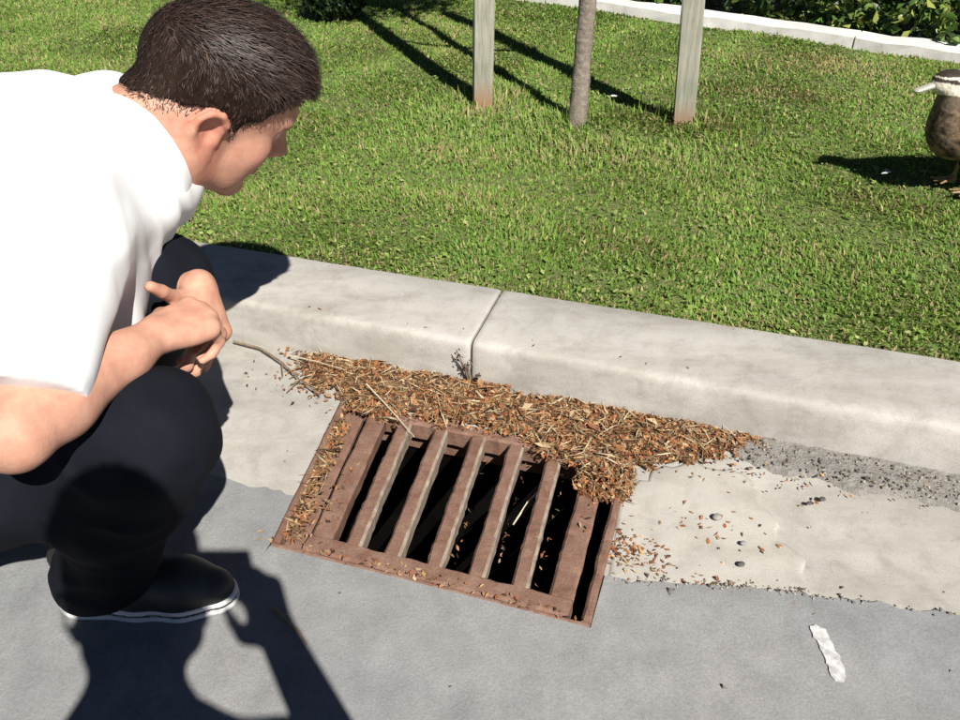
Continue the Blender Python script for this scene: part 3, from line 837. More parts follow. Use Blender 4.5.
def make_tree():
    base = W(TREE[0], TREE[1], .07); root = empty('young_tree', base)
    tag(root, 'slender young tree trunk standing between two timber stakes', 'tree')
    pts = [base + np.array(p) for p in [(0, 0, 0), (.006, 0, .12), (.012, .004, .35), (.022, .0, .7), (.02, .01, 1.1), (.03, .02, 1.5), (.02, .03, 2.0), (.03, .03, 2.5), (.02, .02, 2.9)]]
    pp = []; rr = []
    src = [.031, .027, .0255, .024, .022, .019, .015, .010, .004]
    for i in range(len(pts) - 1):
        for t in np.linspace(0, 1, 6, endpoint=False):
            pp.append(pts[i] * (1 - t) + pts[i + 1] * t); rr.append(src[i] * (1 - t) + src[i + 1] * t)
    mesh_obj('trunk', *tube(pp, np.array(rr) * (1 + .04 * rng.normal(size=len(rr))), 12, .05), M['bark'], root, smooth=True)
    lp = []
    for k in range(26):
        h = rng.uniform(1.5, 2.6); a = rng.uniform(0, 6.28); L = rng.uniform(.3, .65) * (1.15 - .25 * (h - 1.2))
        p0 = base + np.array([.022, .015, h]); d = np.array([math.cos(a), math.sin(a), rng.uniform(.35, .9)])
        ps = [p0 + d * L * t + np.array([0, 0, -.12 * L * t * t]) for t in np.linspace(0, 1, 5)]
        mesh_obj('limb', *tube(ps, np.linspace(.009, .003, 5), 6, .05), M['bark'], root)
        for t in np.linspace(.3, 1.05, 9):
            c = p0 + d * L * t
            lp.append(c + rng.normal(0, .075, (18, 3)))
    lp = np.concatenate(lp)
    V, F, C = leaf_cloud(lp, .05, [(.05, .10, .02), (.075, .13, .028), (.04, .075, .018)])
    mesh_obj('crown', V, F, M['leaf'], root, col=C)
    return base
tb = make_tree()
def tie(a, b, z, label):
    a = a + np.array([.01, -.0, z]); b = b + np.array([.01, 0, z]); d = unit(b - a); s = np.array([-d[1], d[0], 0])
    P = []
    for t in np.linspace(0, 1, 12): P.append(a + (b - a) * t + np.array([0, 0, -.05 * math.sin(math.pi * t)]))
    V = []
    for p in P:
        for (x, zz) in ((-.0015, -.016), (.0015, -.016), (.0015, .016), (-.0015, .016)): V.append(p + s * x + np.array([0, 0, zz]))
    F = []
    for i in range(11):
        for j in range(4): F.append((i * 4 + j, i * 4 + (j + 1) % 4, i * 4 + 4 + (j + 1) % 4, i * 4 + 4 + j))
    F += [(0, 1, 2, 3), (47, 46, 45, 44)]
    tag(mesh_obj('tree_tie', np.array(V), F, M['tie'], origin=a), label, 'tree tie', 'webbing ties on the young tree')
tie(s1, tb, 1.10, 'black webbing tie from the left stake to the tree trunk')
tie(s2, tb, 1.10, 'black webbing tie from the right stake to the tree trunk')

# small dark shrub far left on the lawn
def make_shrub():
    c = W(-1.93, 3.72, .09); root = empty('low_shrub', c); tag(root, 'small dark green shrub on the lawn beyond the man\'s head', 'shrub')
    n = 2600; d = rng.normal(size=(n, 3)); d /= np.linalg.norm(d, axis=1, keepdims=True); r = rng.random(n) ** .45
    P = c + d * r[:, None] * np.array([.15, .14, .12]) + np.array([0, 0, .11]); P = P[P[:, 2] > .11]
    V, F, C = leaf_cloud(P, .034, [(.022, .045, .014), (.035, .065, .018), (.05, .075, .03)])
    mesh_obj('foliage', V, F, M['leaf'], root, col=C)
    for k in range(7):
        a = k * .9; mesh_obj('stem', *tube([c, c + np.array([.05 * math.cos(a), .05 * math.sin(a), .08]), c + np.array([.11 * math.cos(a), .1 * math.sin(a), .17])], [.007, .005, .003], 6), M['bark'], root)
make_shrub()

# flowers in the long grass by the tree
fl_spots = [(-.455, 2.72, 'leftmost of the three white daisies right of the tree trunk'), (-.425, 2.80, 'middle one of the three white daisies right of the tree trunk'), (-.375, 2.78, 'rightmost of the three white daisies right of the tree trunk')]
for u, w, lab in fl_spots:
    c = W(u, w, .085); r = empty('lawn_daisy', c)
    tag(r, lab, 'flower', 'daisies beside the tree trunk')
    top = c + np.array([.004, 0, .055])
    mesh_obj('flower_stem', *tube([c, top], [.0012, .001], 5), M['grass'], r, col=np.full((10, 3), (.07, .13, .02)))
    V = []; F = []
    for k in range(9):
        a = k * .698; d = np.array([math.cos(a), math.sin(a), .25]); s = np.array([-math.sin(a), math.cos(a), 0]); i = len(V)
        V += [top + d * .002, top + d * .008 + s * .0026, top + d * .012, top + d * .008 - s * .0026]; F.append((i, i + 1, i + 2, i + 3))
    mesh_obj('petals', np.array(V), F, M['white'], r)
c = W(.337, 2.334, .118)
V = [c + np.array(p) for p in [(-.012, 0, 0), (-.004, -.008, .004), (.010, -.003, .006), (.013, .004, .004), (.002, .009, .005)]]
tag(mesh_obj('fallen_petal', np.array(V + [p + np.array([0, 0, -.0012]) for p in V]), [(0, 1, 2, 3, 4), (9, 8, 7, 6, 5)] + [(i, i + 5, (i + 1) % 5 + 5, (i + 1) % 5) for i in range(5)], M['white'], origin=c), 'small white petal lying on the grass in the duck\'s shadow', 'petal')

# dry weed rooted in the kerb joint
def make_weed():
    c = W(-.436, 1.249, .004); root = empty('dry_weed', c); tag(root, 'small dry brown weed growing in the kerb joint above the litter', 'weed')
    hp = []
    for k in range(9):
        du = rng.normal(0, .010); dz = rng.uniform(.03, .085); a = [c, W(-.436 + du * .5, 1.243 - .004 * rng.random(), dz * .55), W(-.436 + du * 1.4, 1.238 - .008 * rng.random(), dz)]
        mesh_obj('stem', *tube(a, [.0012, .001, .0006], 5), M['twig'], root)
        for t in (.5, .7, .85, 1.0): hp.append(a[1] * (1 - t) + a[2] * t + rng.normal(0, .0025, 3))
    V, F, C = leaf_cloud(np.array(hp), .010, [(.16, .09, .085), (.24, .16, .13), (.11, .08, .05)])
    mesh_obj('leaves', V, F, M['litter'], root, col=C)
make_weed()

# twigs, straw, pebbles, paint mark
def twig(ps, r, label, mat='twig', name='twig', forks=()):
    ps = [W(u, w, z) for u, w, z in ps]
    V = join([tube(ps, np.linspace(r, r * .5, len(ps)), 6, .08)] + [tube([W(*a), W(*b)], [r * .5, r * .3], 5) for a, b in forks])
    tag(mesh_obj(name, *V, M[mat], origin=ps[0]), label, 'straw' if name == 'straw' else 'twig')
twig([(-.51, .653, .011), (-.482, .637, .012), (-.46, .628, .011), (-.439, .612, .010)], .0030, 'short bent twig lying on the asphalt below the grate')
twig([(-.936, 1.235, .006), (-.87, 1.226, .008), (-.80, 1.19, .012), (-.74, 1.15, .010), (-.68, 1.118, .008)], .0028, 'long thin twig in the gutter left of the litter', forks=[((-.80, 1.19, .012), (-.775, 1.15, .010)), ((-.74, 1.15, .01), (-.745, 1.11, .006))])
twig([(-.60, 1.15, .030), (-.55, 1.115, .024), (-.50, 1.08, .015), (-.468, 1.055, .011)], .0016, 'pale straw stem lying over the far left corner of the grate', 'straw', 'straw')
twig([(-.225, 1.06, -.018), (-.25, 1.0, -.03), (-.262, .96, -.045)], .0026, 'pale curved stem stuck between the last two grate bars', 'straw', 'straw')
twig([(-.80, 1.215, .012), (-.73, 1.20, .022), (-.66, 1.185, .026)], .0014, 'dry grass stem at the left tip of the litter drift', 'straw', 'straw')
def pebble(u, w, z, r, label, mat):
    d = np.array([[x, y, q] for x in (-1, 0, 1) for y in (-1, 0, 1) for q in (-1, 0, 1) if (x, y, q) != (0, 0, 0)], float)
    F_ = Field(np.array([-.02] * 3), np.array([.02] * 3), .003 if r > .006 else .0025)
    F_.ell((0, 0, 0), (r, r * .8, r * .55), k=.002); F_.ell((r * .4, r * .2, 0), (r * .6, r * .6, r * .5), k=.003)
    V, Q = F_.mesh(1); c = W(u, w, z); V = V * (1 + .16 * noise(V / r, .28, int(u * 1e4) % 97 + 3))[:, None] * np.array([1, 1, .8])
    tag(mesh_obj('pebble', V + c, Q, mat, origin=c, smooth=True), label, 'pebble', 'loose pebbles on the gutter')
PB = simple('dark_pebble', (.05, .045, .04), (.10, .09, .08), 90, .8)
PG = simple('grey_pebble', (.20, .19, .175), (.28, .265, .24), 90, .8)
pebble(.177, 1.102, .004, .0055, 'tiny dark pebble on the gutter, left of the near pair', PB)
pebble(.198, 1.119, .004, .0062, 'tiny dark pebble on the gutter, right of the near pair', PB)
pebble(.085, .934, .007, .0065, 'dark crumb on the mortar patch near the asphalt edge', PB)
pebble(.043, 1.021, .008, .0080, 'flat grey stone in the middle of the mortar patch', PG)
pebble(.085, .977, .008, .0055, 'small grey stone right on the mortar patch', PG)
def make_paint():
    p = np.array([(.180, .850), (.188, .856), (.199, .851), (.207, .832), (.218, .806), (.224, .785), (.221, .775), (.209, .771), (.203, .785), (.199, .803), (.190, .823), (.183, .838)])
    n = 70; seg = np.concatenate([p, p[:1]]); d = np.concatenate([[0], np.cumsum(np.hypot(*np.diff(seg, axis=0).T))]); t = np.linspace(0, d[-1], n, endpoint=False)
    q = np.stack([np.interp(t, d, seg[:, 0]), np.interp(t, d, seg[:, 1])], -1)
    q += np.stack([noise(q, 60, 85), noise(q, 60, 86)], -1) * .0011
    z = float(zroad(np.array(.2), np.array(.81)))
    top = W(q[:, 0], q[:, 1], z + .0022); bot = W(q[:, 0], q[:, 1], z - .003)
    F = [tuple(range(n))] + [(i, i + n, (i + 1) % n + n, (i + 1) % n) for i in range(n)]
    tag(mesh_obj('paint_mark', np.concatenate([top, bot]), F, M['paint'], origin=top[0]), 'short white paint mark on the asphalt at lower right', 'paint mark')
make_paint()

# ================================================================== DUCK
def make_duck():
    base = np.array([1.165, 2.03, .112]); h = .004; k_ = 1.12
    Fd = Field(base + [-.24, -.16, -.005], base + [.40, .18, .36], h)
    f = unit([-1, -.12, 0]); l = np.array([f[1] * -1, f[0], 0]); l = np.array([-f[1], f[0], 0]); u = np.array([0, 0, 1.])
    def P(x, y, z): return base + (f * x + l * y + u * z) * k_
    tilt = math.radians(22); fb = f * math.cos(tilt) + u * math.sin(tilt); ub = -f * math.sin(tilt) + u * math.cos(tilt)
    Rb = np.stack([fb, l, ub], 1)
    Fd.ell(P(-.085, 0, .125), np.array((.155, .068, .072)) * k_, Rb, .03)
    Fd.ell(P(.005, 0, .135), np.array((.066, .056, .068)) * k_, Rb, .04)
    Fd.cone(P(-.2, 0, .09), P(-.29, 0, .085), .035, .012, .04)
    Fd.ell(P(-.14, .055, .125), np.array((.12, .022, .045)) * k_, Rb, .02); Fd.ell(P(-.14, -.055, .125), np.array((.12, .022, .045)) * k_, Rb, .02)
    Fd.chain([P(.015, 0, .165), P(.035, 0, .195), P(.045, 0, .222)], [.042, .029, .025], .03)
    hc = P(.058, 0, .236)
    Fd.ell(hc, np.array((.034, .024, .025)) * k_, None, .02); Fd.ell(P(.075, 0, .232), np.array((.022, .018, .018)) * k_, None, .015)
    for s in (-1, 1):
        Fd.cone(P(-.06, s * .035, .07), P(-.05, s * .035, .035), .016, .007, .02)
    V, Q = Fd.mesh(2)
    q = (V - base) / k_; X = q @ f; Y = q @ l; Z = q[:, 2]
    n1 = noise(np.stack([X * .6, Y, Z], -1), 42, 301); n2 = noise(np.stack([X, Y, Z], -1), 85, 302)
    c = np.array([.135, .095, .062]) * (1 + .6 * np.clip(n1, -1, 1) + .35 * np.clip(n2, -1, 1))[:, None]
    head = Z > .212
    hx = X - .058; hz = Z - .236
    cream = np.array([.68, .62, .50]); dark = np.array([.035, .026, .02])
    ch = np.where(((hz > .013) | (np.abs(hz - .0035 - hx * .1) < .0042))[:, None], dark, cream)
    c = np.where(head[:, None], ch, c)
    nk = (Z > .185) & (Z <= .212); c[nk] = np.array([.14, .105, .07])
    o = mesh_obj('duck', V, Q, M['duck'], origin=base, smooth=True, col=np.clip(c, .01, 1))
    tag(o, 'brown duck with striped cream face standing on the lawn at right', 'duck')
    # bill
    B = Field(base + [-.22, -.08, .20], base + [.0, .08, .32], .002)
    for t in np.linspace(0, 1, 9):
        B.ell(P(.086 + .042 * t, 0, .231 - .012 * t), (.008, .0095 + .001 * t, .0078 - .0045 * t), None, .006)
    bv, bq = B.mesh(1); mesh_obj('bill', bv, bq, M['bill'], o, smooth=True)
    for s in (-1, 1):
        E_ = Field(np.array(P(.07, s * .021, .241)) - .01, np.array(P(.07, s * .021, .241)) + .01, .0012)
        E_.ell(P(.07, s * .0205, .2415), (.0038, .003, .0038), None, .002); ev, eq = E_.mesh(1)
        mesh_obj('eye', ev, eq, M['plastic'], o, smooth=True)
        L_ = Field(base + [-.15, -.15, -.03], base + [.25, .15, .10], .003)
        ft = P(-.03, s * .038, .004)
        L_.cone(P(-.05, s * .035, .045), P(-.045, s * .037, .006), .0058, .005, .006)
        for a in (-.45, 0, .45):
            d = f * math.cos(a) + l * math.sin(a)
            L_.cone(P(-.045, s * .037, .004), P(-.045, s * .037, .002) + d * .05, .0042, .003, .012)
        lv, lq = L_.mesh(1); mesh_obj('leg', lv, lq, M['web'], o, smooth=True)
make_duck()

# ================================================================== PEOPLE
def rotm(y, p, r):
    cy, sy = math.cos(y), math.sin(y); c, s = math.cos(p), math.sin(p)
    f = np.array([cy * c, sy * c, -s]); l = np.array([-sy, cy, 0]); u = np.cross(f, l)
    cr, sr = math.cos(r), math.sin(r)
    return np.stack([f, l * cr + u * sr, -l * sr + u * cr], 1)

def add_head(Fd, c, R, sc, detail=True):
    P = lambda x, y, z: np.asarray(c) + R @ (np.array([x, y, z]) * sc)
    E = lambda ctr, r, k=.02, sub=False: Fd.ell(P(*ctr), np.array(r) * sc, R, k * sc, sub)
    C = lambda a, b, ra, rb, k=.015, sub=False: Fd.cone(P(*a), P(*b), ra * sc, rb * sc, k * sc, sub)
    E((-.006, 0, .045), (.098, .076, .085)); E((.032, 0, .055), (.062, .064, .062), .03)
    E((.035, 0, -.018), (.060, .057, .082), .03)
    for s in (-1, 1):
        C((.0, s * .050, -.050), (.066, s * .018, -.092), .020, .019, .03)
        C((-.002, s * .058, .0), (.0, s * .052, -.055), .016, .018, .03)
        E((.060, s * .042, -.018), (.026, .022, .026), .025); E((.038, s * .040, -.058), (.034, .020, .030), .03)
    E((.078, 0, -.094), (.017, .021, .016), .022)
    C((.083, -.034, .037), (.090, 0, .036), .012, .013, .02); C((.083, .034, .037), (.090, 0, .036), .012, .013, .02)
    if detail:
        for s in (-1, 1):
            E((.101, s * .033, .016), (.018, .019, .014), .012, True)
            E((.078, s * .031, .016), (.0125, .014, .0125), .004)
        C((.090, 0, .022), (.114, 0, -.018), .0085, .0120, .012)
        for s in (-1, 1): E((.100, s * .013, -.022), (.011, .008, .008), .008)
        C((.088, -.019, -.054), (.097, 0, -.051), .0055, .0075, .006); C((.088, .019, -.054), (.097, 0, -.051), .0055, .0075, .006)
        C((.086, -.016, -.064), (.095, 0, -.066), .006, .0082, .006); C((.086, .016, -.064), (.095, 0, -.066), .006, .0082, .006)
        C((.093, -.02, -.059), (.105, 0, -.059), .002, .002, .004, True); C((.093, .02, -.059), (.105, 0, -.059), .002, .002, .004, True)
        E((.097, 0, -.083), (.008, .018, .006), .01, True)
        for s in (-1, 1):      # ears: flat shell, rolled rim, bowl and lobe
            y = s * .079; g = 1.06
            def e_(p): return (-.011 + (p[0] + .011) * g, p[1], p[2] * g)
            E(e_((-.012, y, .0)), (.019, .006, .033), .006)
            rim = [(.006, y * .99, .004), (.006, y * 1.06, .020), (-.004, y * 1.12, .031), (-.018, y * 1.17, .030), (-.028, y * 1.20, .018), (-.029, y * 1.19, .000), (-.022, y * 1.11, -.016), (-.012, y * 1.03, -.028)]
            for i in range(len(rim) - 1): C(e_(rim[i]), e_(rim[i + 1]), .0048, .0046, .003)
            E(e_((-.008, y * 1.04, -.029)), (.010, .006, .010), .006)
            E(e_((-.008, y * 1.12, .001)), (.0120, .010, .017), .003, True)
            C(e_((-.016, y * 1.13, .010)), e_((-.008, y * 1.10, .021)), .0045, .0035, .003, True)
            E(e_((.004, y * 1.02, -.006)), (.005, .005, .008), .004)
    return P

def hand(Fd, wr, p, b, left, curls, thumb, sc=1.0, spread=.006):
    # wr wrist, p palm direction, b back-of-hand direction
    p = unit(p); b = np.asarray(b, float); b = unit(b - p * (b @ p)); s = np.cross(p, b) if left else np.cross(b, p)   # s: towards the thumb
    wr = np.asarray(wr, float); kn = []
    for i, o in enumerate((.030, .010, -.010, -.029)):
        k = wr + (p * (.088 - .004 * abs(i - 1) - (.008 if i == 3 else 0)) + s * o * 1.0) * sc
        Fd.cone(wr + s * o * .55 * sc + p * .008 * sc, k, .0140 * sc, .0116 * sc, .012 * sc); Fd.ell(k + b * .002 * sc, np.array([.0125] * 3) * sc, None, .006 * sc); kn.append(k)
    Fd.ell(wr + (p * .05 - b * .004) * sc, np.array([.042, .036, .016]) * sc, np.stack([p, s, b], 1), .02 * sc)
    lens = [(.044, .026, .021), (.049, .030, .022), (.045, .028, .022), (.035, .021, .019)]
    for i in range(4):
        q = kn[i]; a = 0
        side = s * (spread * (1.5 - i))
        r = [.0096, .0088, .0079, .0068]; r = [x * (.9 if i == 3 else 1) * sc for x in r]
        for j in range(3):
            a += math.radians(curls[i][j]); d = unit(p * math.cos(a) - b * math.sin(a) + side * 8 * max(0, math.cos(a)))
            q2 = q + d * lens[i][j] * sc; Fd.cone(q, q2, r[j], r[j + 1], .0035 * sc); q = q2
    q = wr + (p * .018 + s * .022 - b * .006) * sc
    for (dp, ds, db, L, r0, r1) in thumb:
        d = unit(p * dp + s * ds + b * db); q2 = q + d * L * sc; Fd.cone(q, q2, r0 * sc, r1 * sc, (.010 if r0 > .013 else .003) * sc); q = q2

def face_colour(V, Nn, c, R, sc, base, lips, redness, brow=(.06, .035, .022)):
    q = (V - np.asarray(c)) @ R / sc; x, y, z = q.T
    col = np.tile(np.array(base), (len(V), 1))
    n = noise(V, 9, 401)[:, None]; col *= 1 + .06 * n
    n2 = noise(V, 38, 402)[:, None]; n3 = noise(V, 90, 403)[:, None]; col *= 1 + (.05 * n2 + .035 * n3) * np.array([.5, 1.0, 1.0])
    inh = (np.abs(x) < .14) & (np.abs(y) < .10) & (np.abs(z) < .14)
    def blend(m, cc, a):
        nonlocal col
        m = (m * inh)[:, None] * a; col = col * (1 - m) + np.array(cc) * m
    blend(np.exp(-(((x - .10) / .014) ** 2 + (y / .021) ** 2 + ((z + .059) / .009) ** 2)), lips, .8)
    blend((np.abs(y) > .074) * 1.0, redness, .45)
    blend(np.exp(-(((x - .07) / .03) ** 2 + ((np.abs(y) - .048) / .02) ** 2 + ((z + .015) / .025) ** 2)), redness, .35)
    blend(np.exp(-(((x - .115) / .016) ** 2 + (y / .016) ** 2 + ((z + .015) / .016) ** 2)), redness, .4)
    blend(np.clip(1 - np.abs(z - .040 - .004 * np.cos(y * 60)) / .006, 0, 1) * (np.abs(y) > .012) * (np.abs(y) < .052) * (x > .06), brow, .8)
    return col

def hairline(x, y):
    return np.interp(x, [-.13, -.104, -.085, -.05, -.02, .012, .024, .028, .045, .062, .082, .13], [.06, -.008, -.006, .003, .016, .014, -.004, .018, .036, .060, .073, .077]) - .045 * np.clip(1 - np.abs(y) / .066, 0, 1) * np.clip((-.02 - x) / .04, 0, 1)

def add_hair(parent, c, R, sc, n_str, h=.004, seed=1, top=.016, skin=None, field=None):
    c = np.asarray(c)
    if field is not None:
        h = field.h; ia = np.floor((c - .165 - field.o) / h).astype(int); ib = ia + int(.34 / h)
        ib = np.minimum(ib, field.n - 1); Hf = Field(field.o + ia * h, field.o + ib * h, h); Hf.n = ib - ia
        Hf.D = field.D[ia[0]:ib[0], ia[1]:ib[1], ia[2]:ib[2]].copy() - .0028
        gx = [(Hf.o[k] + h * np.arange(Hf.n[k])) for k in range(3)]
        qx = (np.stack(np.meshgrid(*gx, indexing='ij'), -1) - c) @ R / sc
        ear = (np.abs(qx[..., 1]) - np.where(qx[..., 0] > -.042, .0735, .2)) * sc
        Hf.D = np.maximum(Hf.D, ear.astype(np.float32))
    else: Hf = Field(c - .16, c + .18, h)
    P = lambda x, y, z: c + R @ (np.array([x, y, z]) * sc)
    Hf.ell(P(-.006, 0, .046), np.array([.1015, .0785, .088]) * sc, R, .01); Hf.ell(P(.032, 0, .058), np.array([.064, .066, .064]) * sc, R, .02)
    Hf.ell(P(.024, 0, .072), np.array([.088, .064, .064 + top * .4]) * sc, R, .03)
    Hf.cone(P(-.06, -.02, -.03), P(-.06, .02, -.03), .034 * sc, .034 * sc, .03)
    g = [(Hf.o[k] + Hf.h * np.arange(Hf.n[k])) for k in range(3)]
    X, Y, Z = np.meshgrid(*g, indexing='ij'); q = (np.stack([X, Y, Z], -1) - c) @ R / sc
    lim = hairline(q[..., 0], q[..., 1]) + (.010 if skin else .003) + .003 * noise(q, 22, 510)
    Hf.D = np.maximum(Hf.D, ((lim - q[..., 2]) * .7 * sc).astype(np.float32))
    V, Q = Hf.mesh(2)
    Nn = vnormals(V, Q)
    rg = np.random.default_rng(seed)
    colv = np.tile(np.array([.018, .011, .008]), (len(V), 1)) * (1 + .3 * noise(V, 60, 500)[:, None])
    cap = mesh_obj('hair', V, Q, M['hair_cap'], parent, smooth=True, col=np.clip(colv, .004, 1))
    # strands
    A = V[Q].mean(1); An = Nn[Q].mean(1); ql = (A - c) @ R / sc
    ok = (ql[:, 2] > hairline(ql[:, 0], ql[:, 1]) - .0) & ((ql[:, 2] > -.02) | (ql[:, 0] < -.05))
    idx = np.nonzero(ok)[0]; pick = idx[rg.integers(0, len(idx), n_str)]
    p0 = A[pick]; nn = An[pick]; ql_ = ql[pick]
    if skin:      # stubbly hairline grows straight from the skin
        sV, sQ, sN = skin; sA = sV[sQ].mean(1); sq = (sA - c) @ R / sc; hl = hairline(sq[:, 0], sq[:, 1])
        bd = np.nonzero((np.abs(sq[:, 1]) < .095) & (np.abs(sq[:, 0]) < .13) & (sq[:, 2] < .13) & (sq[:, 2] > hl - .004) & (sq[:, 2] < hl + .016) & ((np.abs(sq[:, 1]) < .0775) | (sq[:, 0] < -.045)))[0]
        m_ = 7500; pb = bd[rg.integers(0, len(bd), m_)]
        fade = rg.random(m_) < np.clip((sq[pb, 2] - hl[pb] + .004) / .014, .05, 1); pb = pb[fade]
        p0 = np.concatenate([p0, sA[pb]]); nn = np.concatenate([nn, sN[sQ[pb]].mean(1)]); ql_ = np.concatenate([ql_, sq[pb]]); n_str = len(p0)
    p0 = p0 + rg.normal(0, .0018, (n_str, 3)); nn /= np.linalg.norm(nn, axis=1, keepdims=True); qq = ql_
    # combed: forwards on top, down on the sides and back
    topw = np.clip((qq[:, 2] - .06) / .04, 0, 1)[:, None]
    fwd = R[:, 0][None] * np.ones((n_str, 1)); dn = -R[:, 2][None] * np.ones((n_str, 1))
    comb = fwd * (.25 + .75 * topw) + dn * (1 - topw) + rg.normal(0, .20, (n_str, 3))
    comb -= nn * (comb * nn).sum(1, keepdims=True)
    comb /= np.linalg.norm(comb, axis=1, keepdims=True) + 1e-6
    L = (.0045 + .004 * rg.random(n_str) + (top * topw[:, 0]) * rg.uniform(.5, 1.1, n_str))[:, None] * sc
    if skin: L[-len(pb):] *= .62
    lift = .10 + .22 * topw * rg.random((n_str, 1))
    d1 = unit_rows(comb * (1 - lift) + nn * lift); d2 = unit_rows(comb + nn * (lift - .45) * .6)
    sd = unit_rows(np.cross(d1, nn)) * (.00030 + .00022 * rg.random((n_str, 1)))
    b = p0 - nn * .001; m = b + d1 * L * .55; e = m + d2 * L * .45
    SV = np.stack([b - sd, b + sd, m - sd * .9, m + sd * .9, e], 1).reshape(-1, 3)
    i = np.arange(n_str) * 5
    SF = np.concatenate([np.stack([i, i + 1, i + 3], 1), np.stack([i, i + 3, i + 2], 1), np.stack([i + 2, i + 3, i + 4], 1)])
    sc_ = np.array([(.028, .018, .014), (.042, .027, .021), (.075, .050, .040), (.018, .012, .010)])[rg.integers(0, 4, n_str)] * rg.uniform(.7, 1.3, (n_str, 1))
    mesh_obj('hair_strands', SV, SF, M['hair'], cap, col=np.repeat(sc_, 5, 0))
    return cap
def unit_rows(a): return a / (np.linalg.norm(a, axis=1, keepdims=True) + 1e-9)

def shoe(parent, toe, heel, up=.09):
    toe = np.asarray(toe, float); heel = np.asarray(heel, float); f = unit(toe - heel); L = np.linalg.norm(toe - heel); l = np.array([-f[1], f[0], 0])
    lo = np.minimum(toe, heel) - .09; hi = np.maximum(toe, heel) + .14
    R = np.stack([f, l, [0, 0, 1]], 1); z0 = heel[2]
    P = lambda t, y, z: heel + f * L * t + l * y + np.array([0, 0, z])
    S = Field(lo, hi, .004)
    S.chain([P(.12, 0, .045), P(.45, 0, .040), P(.70, .004, .030), P(.88, .006, .024)], [.036, .036, .037, .028], .02)
    S.cone(P(.16, 0, .05), P(.14, 0, .10), .035, .037, .02)
    S.cut((0, 0, z0 + .012), (0, 0, -1)); S.cut((0, 0, z0 + .105), (0, 0, 1))
    v, q = S.mesh(2); up_ = mesh_obj('shoe', v, q, M['shoe'], parent, smooth=True)
    S = Field(np.minimum(toe, heel) - [.06, .06, .01], np.maximum(toe, heel) + [.06, .06, .035], .0025)
    S.chain([P(.10, 0, .01), P(.45, 0, .01), P(.70, .004, .01), P(.89, .006, .01)], [.036, .034, .038, .030], .02)
    D0 = S.D.copy()
    for z_a, z_b, mt in ((.001, .0095, 'rubber'), (.0095, .014, 'shoe'), (.014, .022, 'rubber')):
        S.D = D0.copy() + (.002 if mt == 'shoe' else 0); S.cut((0, 0, z0 + z_b), (0, 0, 1)); S.cut((0, 0, z0 + z_a), (0, 0, -1))
        v, q = S.mesh(1); mesh_obj('sole', v, q, M[mt], up_, smooth=True)

# ---- the crouching man
HC = np.array([-.360, 1.135, .588]); HS = 1.0
HR_ = rotm(math.radians(26), math.radians(34), math.radians(17))
NECK = np.array([-.432, 1.077, .555]); SHR = np.array([-.468, .872, .530]); SHL = np.array([-.545, 1.235, .530])
ELR = np.array([-.437, .628, .424]); WRR = np.array([-.364, .812, .422]); ELL = np.array([-.540, 1.02, .30]); WRL = np.array([-.357, .955, .408])
PEL = np.array([-.74, .87, .235]); HIPR = np.array([-.735, .75, .24]); HIPL = np.array([-.79, .98, .24])
KNR = np.array([-.362, .747, .330]); KNL = np.array([-.425, 1.0, .378]); ANR = np.array([-.482, .788, .100]); ANL = np.array([-.60, 1.03, .09])
BASE = np.array([-.52, .88, .006])

B = Field((-.95, .50, .02), (-.15, 1.36, .78), .0032)
Pm = add_head(B, HC, HR_, HS)
# neck with its two cords, shoulders, arms
B.cone(Pm(-.032, 0, -.03), NECK, .050, .056, .02)
B.cone(Pm(-.012, -.052, -.02), NECK + [.02, -.04, -.03], .016, .018, .03)
B.cone(Pm(.005, 0, -.075), NECK + [.02, .0, -.03], .030, .04, .03)
CH = np.array([-.56, 1.0, .44])
B.cone(NECK, CH, .07, .10, .04); B.cone(CH, PEL, .10, .12, .04)
B.cone(NECK + [-.03, -.01, -.045], SHR, .04, .045, .03); B.cone(NECK + [-.03, .01, -.045], SHL, .04, .045, .03)
def arm(s, e, w, k=.02):
    d = unit(w - e)
    B.cone(s, e, .045, .031, k)
    B.chain([e, e + (w - e) * .28, e + (w - e) * .75, w], [.031, .0325, .0245, .0215], .02)
arm(SHR, ELR, WRR); arm(SHL, ELL, WRL)
hand(B, WRR, (.52, .80, -.12), (-.05, -.45, .88), False, [(40, 66, 42), (46, 70, 42), (52, 70, 42), (58, 66, 42)], [(.7, .55, -.1, .036, .0145, .0115), (.95, .1, -.25, .030, .011, .0098), (.9, -.1, -.4, .024, .0098, .0075)], .82)
hand(B, WRL, (.22, -.55, -.62), (.86, -.15, .45), True, [(36, 48, 30), (40, 52, 32), (44, 54, 34), (48, 54, 34)], [(.15, .95, .15, .040, .0135, .0112), (-.05, 1, .35, .034, .0108, .0096), (-.1, 1, .20, .026, .0096, .0082)], .84)
# legs inside the trousers
for hp, kn, an in ((HIPR, KNR, ANR), (HIPL, KNL, ANL)):
    B.cone(PEL, hp, .09, .07, .03); B.cone(hp, kn, .064, .046, .03); B.cone(kn, an, .044, .032, .03)
V, Q = B.mesh(1)
Nn = vnormals(V, Q)
SK = (.50, .262, .182)
col = face_colour(V, Nn, HC, HR_, HS, SK, (.36, .12, .09), (.47, .155, .105))
man = mesh_obj('person', V, Q, M['skin'], origin=BASE, smooth=True, col=col)
tag(man, 'man in white short sleeved shirt and dark trousers crouching over the drain', 'person')
add_hair(man, HC, HR_, HS, 20000, .0036, skin=(V, Q, Nn), field=B)
for s in (-1, 1):
    E_ = Field(Pm(.0795, s * .031, .016) - .018, Pm(.0795, s * .031, .016) + .018, .0015); E_.ell(Pm(.0795, s * .031, .016), (.0118, .0118, .0118), None, .002)
    ev, eq = E_.mesh(1); mesh_obj('eye', ev, eq, M['eye'], man, smooth=True)

